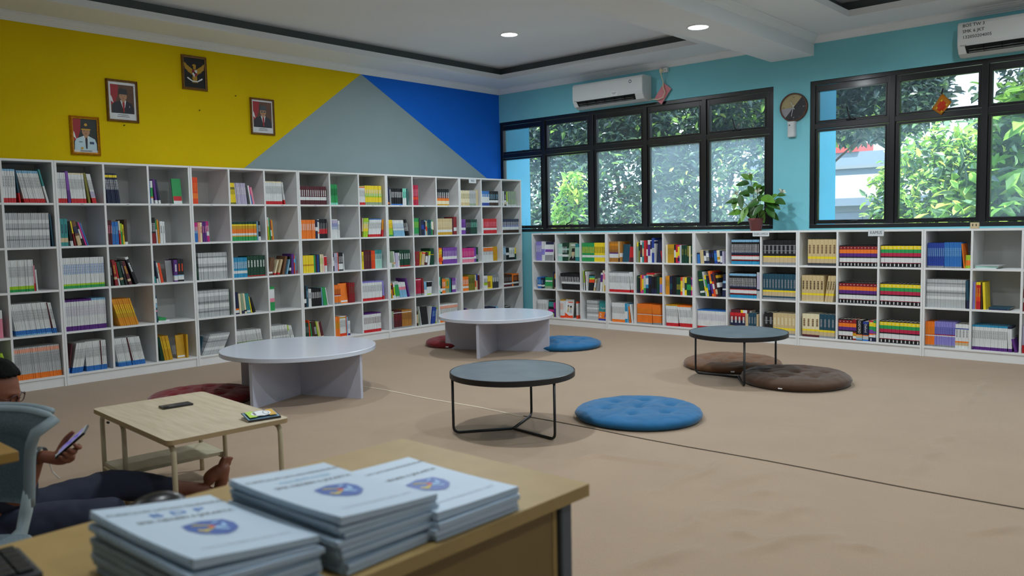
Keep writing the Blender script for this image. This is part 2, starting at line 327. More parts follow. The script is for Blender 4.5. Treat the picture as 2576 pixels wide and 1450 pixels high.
# ------------------------------------------------------------------ bookcases
P_, ZB, TB = .36935, .0879, .018         # shelf pitch, bottom board centre, board thickness
LW, RW, DEP = 1.2, 1.20686, .415
def bookcase(width, rows, label, loc, rz):
    """local: x along the front, y = 0 front, +y to the back"""
    t = thing('bookcase', label, 'bookcase', loc, rz, 'white cube bookcases')
    h = ZB+P_*rows; g = .0012
    for x in (g, width-TB-g): obj('side_panel', B(x, x+TB, 0, DEP, 0, h), M_MEL, t)
    obj('top_panel', B(TB+g, width-TB-g, 0.0005, DEP, h-TB, h), M_MEL, t)
    obj('back_panel', B(TB+g, width-TB-g, DEP-.008, DEP-.002, .08, h-TB), M_BACK, t)
    cw = (width-2*TB-2*TB)/3
    xs = [TB, TB+cw+TB, TB+2*(cw+TB)]
    for x in xs[1:]: obj('divider', B(x-TB, x, 0.001, DEP-.008, ZB+TB/2, h-TB), M_MEL, t)
    obj('bottom_panel', B(TB+g, width-TB-g, 0.0005, DEP-.008, ZB-TB/2, ZB+TB/2), M_MEL, t)
    for r in range(1, rows):
        for x in xs: obj('shelf', B(x+.0004, x+cw-.0004, 0.002, DEP-.008, ZB+P_*r-TB/2, ZB+P_*r+TB/2), M_MEL, t)
    obj('plinth', B(TB+g, width-TB-g, .008, .026, 0, ZB-TB/2), M_MEL, t)
    return t
LX, LE = .46, .0767
LL = ['far-left bookcase', 'bookcase below portraits', 'bookcase below yellow corner', 'bookcase below grey triangle', 'tall bookcase beside corner one', 'tall corner bookcase']
LN = ['cut off by the left edge of the view', 'below the three left portraits', 'below the edge between yellow and grey paint', 'below the tip of the grey triangle', 'second from the room corner', 'in the room corner with a paper sign']
for k in range(6):
    bookcase(LW, 5, 'tall white five-shelf bookcase '+LN[k], (LX, -(LE+(6-k)*LW), 0), R(90))
RL = ['low corner bookcase', 'second low bookcase', 'low bookcase under plant', 'low KAMUS bookcase', 'rightmost low bookcase']
RN = ['nearest the room corner', 'second from the corner under the first window', 'carrying the potted plant', 'carrying the KAMUS paper sign', 'at the right edge of the view']
RX, RY = .92121, -.4132
for k in range(5):
    bookcase(RW, 3, 'low white three-shelf bookcase '+RN[k], (RX+k*RW, RY, 0), 0)
# ------------------------------------------------------------------ books
# one line per cubby: runs "colour count total_width_mm height_mm lean bands [title] [kind]" from left to right; negative lean = top towards the left
LBOOKS = {
0: ['', '', '', 'gap 160;white 8 170 230 0 pink0-70', 'gap 110;lightgrey 10 240 250 -14 lime70-100'],
1: ['white 5 95 275 0 red0-14,sky94-100 grey;darkteal 1 12 270 -5 red0-30;white 12 160 270 -11 red0-13,sky92-100 grey;teal 1 16 285 -12 red0-14,white0-50',
    'lightgrey 24 335 285 0 grey20-24,white34-50,grey52-56,white70-80 -;darkteal 1 14 275 -3 -',
    'white 18 190 265 0 green0-8,lime8-18 grey;pink 1 9 215 0 red0-30;white 1 12 180 -2 -',
    'white 24 270 270 -7 sky0-4,blue4-17 grey;maroon 1 8 268 -8 blue0-15;white 3 24 265 -9 blue0-16 grey',
    'lightgrey 25 350 270 -3 orange0-17,salmon84-96 grey'],
2: ['white 5 70 260 -2 red0-15 grey;purple 1 24 272 -3 violet40-100;white 13 125 260 -4 red0-15,cream95-100 grey;olive 1 20 264 -7 -;white 3 38 258 -10 red0-18,lilac20-40 grey',
    'amber 1 6 210 0 -;teal 2 60 235 0 kraft14-30 darkteal;black 2 20 215 -5 white0-20;darkred 1 12 215 -8 yellow50-100;brown 1 34 215 -12 kraft0-40,navy50-78;black 1 14 210 -14 white30-70;magenta 1 14 208 -16 -;blue 1 12 205 -17 -',
    'white 24 350 265 0 green0-9,lime9-15 blue',
    'white 20 225 270 0 purple0-15,purple94-100 lilac;white 10 120 272 0 purple0-15,sky94-100 lilac',
    'maroon 1 10 260 9 blue0-18;white 8 96 262 11 blue0-18 grey;white 10 135 262 -1 blue0-17 grey;maroon 1 8 262 -1 blue0-17;white 3 44 262 -1 blue0-17 grey'],
3: ['navy 9 110 268 -5 yellow86-94 white',
    'maroon 3 42 220 0 - pink;blue 4 56 205 0 -  sky;red 1 14 212 -2 cream60-100 white;lime 1 14 190 -1 green0-60;yellow 1 14 180 -2 - black;darkbrown 1 26 225 0 white0-10',
    'black 1 22 210 -3 - grey;darkred 1 26 232 -6 kraft24-34 gold;red 1 14 215 -8 white0-30;darkgreen 1 28 215 -10 kraft22-32;black 1 20 225 -12 - grey;maroon 1 30 222 -15 kraft14-24 gold;black 1 30 262 -19 white92-100 white',
    'amber 9 160 255 -16 gold30-60 yellow',
    'white 10 115 262 -9 blue0-14,sky14-18 grey;maroon 1 9 262 -10 blue0-16;white 9 105 262 -11 blue0-16 grey'],
4: ['blue 1 12 205 0 -;white 2 22 210 -1 orange24-30,green30-70;purple 1 24 225 -5 white0-14;navy 1 20 222 -8 white0-14;gap 130;cover 90 240 green red0-30,white0-12',
    'black 3 42 240 0 darkred0-40 white;green 1 12 215 -2 white0-60;amber 1 16 220 -3 -;white 1 28 205 0 - grey;white 1 20 202 -1 - grey',
    'black 1 14 205 -3 teal0-30;navy 1 14 205 -5 white0-20;white 1 14 190 -8 - green;redorange 1 24 185 -9 -;gap 40;cover 62 205 grey -;purple 1 36 208 0 white6-26,sky26-30 white;black 2 60 215 0 white8-26,sky26-30 redorange',
    'darkteal 1 20 250 0 pink40-46,sky56-70,white72-90;lie 110 14 white;lie 70 22 green',
    'gap 8;darkgreen 2 20 225 -8 -;olive 5 80 235 -10 gold0-100 yellow;gap 50;cover 80 225 gold white4-12;gold 1 18 225 0 -'],
5: ['redorange 4 64 255 0 orange20-40 orange', 'magenta 4 44 188 0 blue0-60 white;salmon 2 24 192 0 -;cream 1 20 190 0 - red;purple 2 40 195 -2 - pink;magenta 2 26 200 -3 white30-50 white',
    'darkgreen 1 10 220 -6 -;lightgrey 24 300 262 0 white30-40,grey44-50,white60-80,grey82-86 -',
    'lightgrey 26 340 262 0 grey18-24,white34-48,grey52-60,white78-90 -;darkgreen 1 8 255 0 -', 'darkteal 1 8 190 12 -;lightgrey 16 190 215 26 white20-34,grey60-66,white80-90 -'],
6: ['yellow 5 56 212 -4 olive0-8,olive70-80 olive;sky 9 120 212 -5 lilac48-70,lilac0-100 white;darkgrey 1 22 190 -7 -;white 1 16 190 -8 -;magenta 1 10 188 -9 blue0-50;pink 1 22 172 -10 -',
    'yellow 18 285 190 0 green0-22,gold22-28,white28-40,orange40-62,gold62-80,darkgreen88-100;sky 1 12 195 -1 -;black 2 28 196 -2 white0-20 white',
    'cyan 12 160 200 0 white20-34 white;darkgreen 6 205 212 0 red2-6 white',
    'navy 3 42 222 -3 orange18-26,white6-18;cream 2 24 205 -3 -;greygreen 1 28 205 -4 navy0-14;cream 1 20 205 -5 navy10-18;teal 2 40 202 -6 white4-14;yellow 1 12 170 -10 -;black 1 26 160 -16 -',
    'white 20 280 195 -9 cream0-4,greygreen36-44 grey'],
7: ['white 15 205 238 -1 red0-14,cream94-100 grey;white 1 14 232 -6 red0-20 grey',
    'darkbrown 1 10 210 0 -;amber 1 8 208 0 -;white 1 12 235 -2 lime0-60;green 1 10 225 -4 -;darkred 1 14 205 -4 white20-50;amber 1 20 208 -4 -',
    'brown 2 50 185 12 white10-20;cream 1 16 160 17 red0-12;kraft 1 24 165 17 red0-12;brown 1 28 195 14 -;sky 1 14 160 14 -;black 1 20 190 2 white20-36;purple 1 32 215 2 -;redorange 1 12 200 0 sky60-80;cyan 1 12 195 0 -;grey 1 12 190 0 red0-20',
    'green 4 66 250 0 green0-30,pink36-52,white52-90 -', 'lightgrey 18 200 205 -8 white40-50,white70-100 grey;lime 1 10 200 -8 white0-70;white 2 36 195 -14 - grey'],
8: ['maroon 13 350 198 0 white24-42,maroon0-20 white', 'orange 8 190 205 0 - white;navy 2 30 208 0 white40-60;white 1 22 210 0 orange26-34,navy86-96;black 5 100 212 0 red24-50 grey',
    'navy 1 16 190 0 -;yellow 8 140 188 0 gold40-50 -;green 1 18 190 0 -;darkbrown 1 22 190 0 -;royal 1 20 192 0 -;darkgreen 1 18 195 0 -;cream 3 45 195 0 - lime;pink 1 12 180 0 -;white 3 36 172 0 red40-96 -',
    'kraft 1 10 200 0 -;black 1 30 225 0 white20-40;darkteal 1 22 228 0 - sky;gap 8;white 2 34 195 0 - navy;black 9 130 195 0 - white;sky 1 8 200 -4 -;green 2 46 200 -6 -;white 1 10 195 -8 -',
    'darkgreen 4 56 195 -1 - grey;redorange 1 14 222 -2 -;green 1 14 190 -6 red0-16;darkbrown 1 30 205 -7 kraft6-18;darkbrown 1 30 205 -9 grey30-70;lime 1 10 205 -10 -;tan 1 26 190 -10 -;maroon 1 34 195 -12 kraft8-18'],
9: ['green 8 105 225 -2 mint0-10 darkgreen', 'white 6 95 208 0 lilac60-96 blue;white 1 22 192 0 - grey', 'black 1 26 200 0 white30-60 white;lilac 3 50 202 0 - grey;redorange 1 8 205 -1 -;black 3 60 205 0 white8-40 white;white 1 12 192 -2 -',
    'orange 6 100 212 0 grey0-8,red46-52,white42-46 darkbrown;cover 115 225 orange white6-14;darkred 4 80 225 0 - brown', 'orange 6 75 225 0 amber40-70 gold;white 7 85 225 0 redorange0-14,gold90-96 grey;redorange 1 6 228 0 -;sky 2 16 215 0 -;white 4 34 165 0 purple0-14 lilac'],
10: ['white 6 95 210 -1 red0-14,orange92-98 grey;yellow 10 240 222 -1 greygreen0-14,lime40-60 white', 'maroon 1 20 220 4 -;cream 1 12 218 4 olive0-30;lime 4 66 218 5 yellow30-70 white;white 11 180 210 7 red0-14,blue95-100 grey;amber 1 22 200 4 red0-40',
    'navy 1 16 200 0 lime0-24,orange24-30 lime;yellow 2 28 202 0 - olive;maroon 6 110 208 0 - brown;redorange 3 54 212 0 - orange;teal 5 100 216 0 paleteal0-50 white', 'white 14 300 225 0 red0-14,lavender93-100 grey;lavender 1 22 222 -3 red0-20', 'white 16 270 222 0 red0-15,purple95-100 maroon'],
11: ['navy 2 42 215 0 orange6-16;darkgrey 1 22 205 -2 grey0-90;black 11 175 198 0 blue0-8 white;mint 2 56 200 0 white0-42 teal;black 1 14 195 0 -;teal 1 10 198 0 -', 'yellow 5 70 195 -3 green0-10,lime10-50 gold;white 10 170 192 -7 sky0-36,lilac50-54 sky;black 3 50 200 -13 grey30-50 white',
    'white 1 10 190 -2 lilac0-60;greygreen 2 28 190 -3 white0-30;greygreen 1 34 192 -4 kraft20-30;white 1 16 188 -5 orange24-30;lilac 1 42 170 -1 -;white 1 20 170 0 - navy;darkgreen 5 165 200 0 red2-8 white',
    'yellow 2 22 180 -2 green0-30;amber 1 16 178 -3 black60-90;darkred 1 14 170 -4 white0-20;white 2 20 190 -6 lime20-70;lightgrey 3 60 200 -8 green10-80;white 8 110 185 -11 sky0-50,pink50-70 -;purple 1 22 230 -12 -', 'greygreen 2 50 215 0 grey0-70;maroon 9 130 215 0 grey0-8,white86-90 darkred;ochre 9 150 215 0 grey0-8,white86-90 brown'],
12: ['crimson 6 100 245 0 redorange28-40 pink', 'green 7 100 212 0 grey0-10 lime;darkgrey 1 30 210 -2 -;navy 2 50 185 -4 royal40-70;sky 1 14 186 -1 navy40-90;kraft 2 24 180 -1 redorange30-60;darkteal 2 66 190 0 - green;green 1 20 188 -2 white40-90;cream 1 20 165 -1 maroon0-40',
    'maroon 1 20 190 0 kraft20-26;darkred 1 70 175 0 - brown;yellow 1 10 165 10 -;kraft 1 50 165 10 redorange85-95;maroon 1 30 160 10 white20-70;white 2 26 170 9 lime70-100;darkgreen 1 66 205 0 gold60-64', 'crimson 9 110 210 0 white92-96,grey0-12 darkred;darkred 2 36 210 -3 grey0-12;sky 2 40 165 -2 white0-40;white 6 80 165 6 lime0-8,black60-96 -',
    'darkbrown 2 40 175 0 kraft20-80;greygreen 1 20 180 -1 -;white 1 8 235 -8 -;cover 130 225 black -;white 1 6 225 9 -;royal 4 60 205 8 - sky;lime 1 10 200 6 white10-90'],
13: ['maroon 7 225 205 0 gold0-8,cream8-28,orange28-44,black60-100 white', 'tan 14 270 205 0 white16-32,gold0-16 cream;maroon 1 22 208 0 -;darkred 2 56 225 0 white20-40 -',
    'redorange 2 30 205 0 sky0-12,yellow40-70 orange;orange 3 44 206 0 redorange12-40,yellow60-90 gold;black 1 16 205 0 orange20-40;violet 10 250 205 0 white28-46 lilac', 'mint 2 36 210 0 white20-50 green;darkgreen 1 30 205 0 white10-30;orange 3 56 180 0 white20-34 white;yellow 1 66 190 0 greygreen0-100,gold30-90 green;teal 2 30 180 -1 -;black 1 18 178 0 -;violet 3 66 182 0 white20-50 lilac;lilac 1 18 180 -1 -', 'white 13 330 225 0 orange0-12,salmon76-92 grey'],
14: ['cream 7 180 195 0 tan0-20 olive;lightgrey 5 120 198 0 greygreen0-14 grey;tan 1 40 205 0 -', 'violet 4 100 192 0 white28-44 purple;black 4 90 190 0 - grey;darkgreen 5 120 190 0 - mint', 'magenta 11 245 185 0 pink0-100,white24-36,magenta36-100 pink;violet 2 34 190 0 white24-40;darkgreen 1 38 195 0 grey20-50', 'orange 5 125 185 0 white20-34 white;olive 6 120 205 0 - darkgreen;cream 1 20 200 -1 redorange20-60;royal 1 26 205 -1 kraft0-60;maroon 2 40 190 0 -', 'navy 2 60 145 0 white20-60;violet 1 26 140 0 -;olive 2 60 120 0 gold20-60;white 2 40 125 -5 -'],
15: ['blue 4 160 195 0 white20-60,royal0-20 white;black 6 175 195 0 darkbrown0-22,white22-38 sky', 'white 1 30 195 -1 - salmon;red 9 260 195 0 white24-38 pink', 'sky 1 20 185 0 -;white 9 195 185 0 orange70-96 grey;gold 3 80 190 0 - amber;', 'white 4 90 175 0 lime28-50 navy;yellow 3 60 160 0 ochre10-60;lime 1 36 165 0 yellow0-100;grey 3 120 180 0 darkgrey0-50 white', 'navy 10 240 115 0 - white;sky 1 50 118 0 royal0-60 white'],
16: ['black 1 30 195 0 darkbrown0-20,white20-36 sky;white 1 30 198 -1 -;darkgrey 1 40 192 0 kraft10-24,white24-40 lilac;lime 1 20 190 -3 white0-30;greygreen 8 170 200 0 lightgrey0-10 grey', 'amber 1 20 215 0 -;navy 13 330 190 0 darkbrown0-22,white22-44,royal44-56 white', 'grey 2 70 190 -2 sky40-90 white;black 2 60 165 0 white40-60;white 5 120 165 0 black0-20 greygreen;yellow 1 26 160 0 darkgreen0-50', 'darkbrown 8 190 165 0 white18-32,maroon0-18 grey;orange 1 26 170 0 white20-34;darkbrown 4 110 170 0 white20-34,orange86-100 orange', 'darkgreen 1 40 110 -5 -;black 3 90 105 -18 white90-96 grey'],
}
RBOOKS = {
0: ['gap 34;lavender 6 100 250 0 - white;white 2 22 252 0 lavender30-60;cover 150 245 white navy86-100,violet46-60,grey0-30', 'gap 44;blue 2 60 150 -3 white18-34 sky;navy 2 40 140 -4 white18-34 sky;cover 130 150 green greygreen0-20,white60-72;gap 30;darkbrown 1 20 225 0 navy60-100;navy 1 20 225 0 kraft0-10,amber60-90', 'gap 36;white 12 160 215 -1 - grey;cover 110 215 black lime0-20,magenta30-44,teal60-90;magenta 1 30 190 -4 purple0-60'],
1: ['gap 8;paleteal 5 72 220 0 white28-42 white;darkgreen 4 80 232 0 white24-36,paleteal60-70 white;portrait 130 235 mint;teal 4 74 222 0 paleteal24-80 -', 'gap 40;black 14 300 212 -9 white36-48 white', 'gap 30;white 4 56 235 -1 redorange0-12,gold94-100 orange;kids 130 240 white;gap 70;redorange 1 24 220 0 white20-90'],
2: ['gap 4;green 10 190 232 0 white22-34 yellow;yellow 10 165 234 0 white22-34 black', 'gap 16;lime 1 14 250 -3 white0-40;black 1 16 246 -3 -;white 1 18 240 -3 - red;cover 92 200 black redorange50-70,lime70-80,teal80-92;tan 1 20 150 12 white30-70;grey 2 40 165 12 -;white 2 36 230 5 purple50-90;cream 1 26 260 0 pink60-90;white 2 40 240 0 gold0-32,pink60-90', 'gap 60;lightgrey 12 170 245 -1 white20-30,grey36-40,white56-64,grey80-86 -;english 140 248 teal'],
3: ['gap 8;ochre 10 160 250 0 white20-40,purple40-46,amber60-90 brown;kraft 1 24 250 0 darkbrown0-20;ochre 2 30 248 0 white24-44;cover 95 215 darkteal -;cover 90 185 red maroon0-30', 'white 24 310 250 -1 red0-13,grey94-100 grey;white 3 50 250 -6 red0-14 grey', 'gap 34;white 13 195 235 0 orange0-14 grey;cyan 2 36 232 0 white20-60;sky 1 14 230 0 -;orange 1 14 200 -4 -;white 2 26 228 -8 -'],
4: ['gap 14;yellow 1 22 240 0 greygreen0-80;darkgreen 1 26 235 0 olive0-60;white 1 26 262 0 maroon40-80,navy24-40;teal 1 26 240 0 kraft30-70;red 1 34 262 0 -;darkred 1 22 262 0 white30-60;white 1 34 265 0 purple30-80;white 1 22 265 0 navy60-96;royal 2 34 290 0 lightgrey40-60;lightgrey 1 20 262 0 navy86-96;cover 62 275 navy -;red 1 12 140 -10 -', 'gap 12;darkgreen 1 22 212 0 navy0-20;black 1 26 215 0 olive86-92;orange 1 20 218 0 magenta0-10;magenta 1 24 216 0 yellow20-80;lightgrey 1 28 210 0 green0-30;cyan 1 40 212 0 navy0-30,white50-86;navy 1 44 212 0 black0-50;black 2 70 205 0 navy0-30;darkgreen 1 40 205 0 -;amber 2 44 195 0 lavender10-60;top 90 30 kraft;top 110 18 red', 'gap 6;orange 18 210 240 0 grey0-8,red50-54,white46-50 amber;orange 9 110 236 -4 grey0-10,red50-54,white46-50 amber'],
5: ['gap 14;cream 1 26 210 0 -;gold 4 84 215 0 - olive;black 1 24 212 0 white30-70,navy70-80;red 1 26 210 0 yellow30-60;magenta 1 24 210 0 yellow40-90,navy10-30;lightgrey 1 26 208 0 -;darkgreen 2 70 206 0 - olive;olive 1 24 198 0 darkgreen0-40;cream 1 22 196 0 -;darkgreen 1 22 202 0 olive40-50', 'gap 10;amber 2 54 215 0 - olive;navy 1 34 216 0 darkteal30-60;black 2 60 210 0 -;darkgreen 2 50 205 0 olive30-60;redorange 1 26 208 0 yellow20-80;tan 1 26 206 0 white0-40;yellow 1 28 204 0 darkgreen30-70;darkgreen 1 56 208 0 green30-60;magenta 1 24 205 0 yellow30-50,purple60-90', 'gap 6;white 12 160 252 -3 red0-15,gold94-100 grey;white 11 180 250 -9 red0-17,orange93-100 grey'],
6: ['gap 6;blue 1 34 120 -4 navy86-100;tan 1 44 150 -5 -;navy 1 28 145 -6 white20-60;grey 1 36 145 -7 navy0-20,white50-80;black 2 60 148 -7 - royal;royal 1 36 145 -6 blue20-80;cream 1 34 150 -6 navy0-14,gold30-50;navy 1 22 145 -3 white10-60;lilac 1 20 140 -1 -', 'gap 12;darkgreen 1 54 285 -8 white12-20,lime60-66;lightgrey 1 24 278 -10 yellow20-40;yellow 1 20 240 -11 green40-80;navy 1 24 235 -10 blue30-60;orange 1 26 290 -11 purple10-50,yellow50-60;redorange 1 24 285 -11 white30-50,navy60-90;maroon 1 24 275 -11 kraft10-30;black 1 30 262 -9 white40-60,gold80-92;cover 66 255 navy sky60-70,white30-36', 'gap 10;white 27 350 215 0 red0-14,blue95-100 lilac'],
7: ['gap 34;black 20 320 275 0 cyan0-12,darkred14-18,white19-32,red32-35,navy40-50,sky88-97 white enc', 'gap 8;black 20 312 275 -2 cyan0-12,darkred14-18,white19-32,red32-35,navy40-50,sky88-97 white enc;lightgrey 1 34 285 0 navy30-36,lilac40-90', 'gap 20;navy 4 180 205 0 white10-24,yellow24-30,red84-100,darkred60-84 white enc;kraft 1 34 200 0 - - enc;darkteal 3 94 212 0 grey0-10,white10-18,yellow18-26 grey enc;kraft 1 24 200 0 - - enc;topred 220 36 maroon'],
8: ['gap 4;black 8 368 262 0 grey0-10,kraft10-30,yellow30-36,grey56-58,grey78-80 grey enc', 'gap 4;darkteal 11 364 272 0 grey0-8,kraft14-30,yellow30-37 grey enc', 'gap 22;black 2 98 230 0 kraft6-16,yellow16-24,grey60-62 grey enc;tan 6 248 226 0 grey0-8,kraft8-22,yellow22-32 cream enc'],
9: ['gap 76;tan 7 300 268 0 darkgrey0-10,kraft10-26,yellow26-35 brown enc', 'gap 14;tan 6 240 268 0 kraft6-24,yellow24-32 darkbrown enc;gap 10;tan 3 84 268 8 kraft6-24,yellow24-32 darkbrown enc', 'gap 22;cream 4 180 238 0 maroon0-10,kraft10-26,yellow26-34 brown enc;darkteal 4 160 242 0 grey0-8,kraft8-24,yellow24-33 grey enc'],
10: ['gap 4;darkred 11 370 208 0 black0-18,white20-40,black40-46,purple46-62,orange62-80,darkred80-95,black95-100 white dict', 'gap 2;darkred 11 366 210 0 black0-18,white20-40,black40-46,purple46-62,orange62-80,darkred80-95,black95-100 white dict', 'gap 2;darkred 4 140 208 0 black0-18,white20-40,black40-46,purple46-62,orange62-80,darkred80-95,black95-100 white dict;darkred 1 34 208 0 white8-20,gold20-34,black40-46,purple46-62,orange62-80 - dict;ox1 60 205;ox2 56 195;crimson 1 40 208 0 navy0-20,white20-30,orange30-36,violet40-56,green56-72,yellow72-92 white dict;green 1 24 205 0 navy0-20,white20-34,redorange34-38,violet40-50,yellow72-90 - dict'],
11: ['gap 2;crimson 10 370 212 0 black0-18,white20-42,black42-48,crimson48-64,green64-80,yellow80-96,black96-100 white dict']*3,
12: ['gap 6;royal 9 150 232 0 grey0-8 sky;blue 10 150 236 -1 grey0-6 sky;orange 1 8 225 -6 -;cover 46 120 lime orange20-60', 'gap 4;lightgrey 24 330 262 0 white30-40,grey50-56,white62-74,grey84-88 -;darkteal 1 22 255 -3 navy0-30', 'gap 2;orange 6 80 232 0 redorange46-50,white42-46,grey0-6 amber;lavender 12 178 236 0 grey0-8,red46-50,white42-46 royal;white 4 112 222 0 orange24-30,kraft12-24,royal80-84 grey'],
13: ['lie 60 8 white 170;lie 70 14 paleteal 180;lie 55 8 lightgrey 190', 'lavender 1 20 245 0 -;amber 1 6 244 0 -;red 2 36 246 0 yellow90-100,redorange30-60 gold;darkbrown 1 12 245 -1 -;yellow 2 20 246 -3 -;gap 10;lie 100 12 navy 150;lie 60 10 darkteal 170', 'gap 2;white 19 280 225 0 purple0-13,cyan93-100 grey;white 2 30 225 -2 purple0-13,navy92-100;purple 1 20 120 -14 -'],
14: ['', 'darkred 2 30 200 0 white40-60', 'lilac 2 24 240 0 red0-30'],
}
MESH = {}
def book_mesh(t, h, d, base, bands, title, kind):
    key = (round(t, 4), h, base, bands, title, kind)
    if key in MESH: return MESH[key]
    mats = [MC[base], M_PAGES]; idx = {base: 0}
    lv = {0., 1.}; bl = []
    for b in (bands.split(',') if bands != '-' else []):
        nm = b.rstrip('0123456789-'); a, c = b[len(nm):].split('-')
        bl.append((nm, float(a)/100, float(c)/100)); lv |= {float(a)/100, float(c)/100}
    lv = sorted(lv)
    def mi(z):
        r = 0
        for nm, a, c in bl:
            if a <= z < c:
                if nm not in idx: idx[nm] = len(mats); mats.append(MC[nm])
                r = idx[nm]
        return r
    e = min(.0025, t*.3)
    prof = [(0, e*1.2), (e*.6, e*.4), (t*.5, 0), (t-e*.6, e*.4), (t, e*1.2), (t, d), (0, d)] if t > .01 else [(0, .0012), (t*.5, 0), (t, .0012), (t, d), (0, d)]
    n = len(prof); bm = bmesh.new()
    rings = [[bm.verts.new((x, y, z*h)) for x, y in prof] for z in lv]
    for i in range(len(lv)-1):
        m_ = mi((lv[i]+lv[i+1])/2)
        for k in range(n):
            f = bm.faces.new((rings[i][k], rings[i][(k+1) % n], rings[i+1][(k+1) % n], rings[i+1][k])); f.material_index = 1 if k == n-2 else m_
    bm.faces.new(rings[0][::-1]).material_index = 1
    top = rings[-1]
    if t > .008:      # cover boards stand proud of the page block
        c = min(.0025, t*.18); ym = max(p[1] for p in prof[:n-2])
        inn = [bm.verts.new((min(max(x, c), t-c), min(max(y, ym+.002), d-.001), h)) for x, y in prof]
        low = [bm.verts.new(v.co+Vector((0, 0, -.004))) for v in inn]
        m_ = mi(.999)
        for k in range(n):
            bm.faces.new((top[k], top[(k+1) % n], inn[(k+1) % n], inn[k])).material_index = m_
            bm.faces.new((inn[k], inn[(k+1) % n], low[(k+1) % n], low[k])).material_index = m_
        bm.faces.new(low).material_index = 1
        bmesh.ops.remove_doubles(bm, verts=inn+low, dist=1e-5)
    else: bm.faces.new(top).material_index = 1
    if title and title != '-':
        if title not in idx: idx[title] = len(mats); mats.append(MC[title])
        ti = idx[title]; rnd = random.Random(hash(key) & 255)
        w_ = t*.22; segs = []
        z = .46
        while z < .80:                       # small marks of the spine lettering
            L = .02+.03*((int(z*1000)*7) % 5)/5; segs.append((z, min(z+L, .82))); z += L+.012
        if kind == 'dict': segs = [(.03, .15)]; w_ = t*.12
        for a, b in segs:
            f = bm.faces.new([bm.verts.new(q) for q in ((t*.5-w_, -.0005, a*h), (t*.5+w_, -.0005, a*h), (t*.5+w_, -.0005, b*h), (t*.5-w_, -.0005, b*h))]); f.material_index = ti
        if kind == 'dict':
            for xx, a, b in ((.5, .29, .315),): 
                f = bm.faces.new([bm.verts.new(q) for q in ((t*.28, -.0006, a*h), (t*.72, -.0006, a*h), (t*.72, -.0006, b*h), (t*.28, -.0006, b*h))]); f.material_index = mats.index(MC['grey']) if MC['grey'] in mats else ti
            f = bm.faces.new([bm.verts.new(q) for q in ((t*.35, -.0006, .87*h), (t*.62, -.0006, .87*h), (t*.62, -.0006, .895*h), (t*.35, -.0006, .895*h))]); f.material_index = ti
    me = bm_mesh(bm, 'book', mats); MESH[key] = me; return me
NICE = dict(redorange='orange-red', darkred='dark red', darkbrown='dark brown', lightgrey='pale grey', darkgrey='dark grey', royal='royal blue', sky='light blue', darkteal='dark teal', darkgreen='dark green', lime='lime green', greygreen='grey-green', paleteal='pale teal', kraft='beige', lavender='lavender blue')
nice = lambda c: NICE.get(c, c).replace(' ', '-')
PLACED = []      # (kind, mesh, matrix, label, group, area, run id)
RUN = [0]
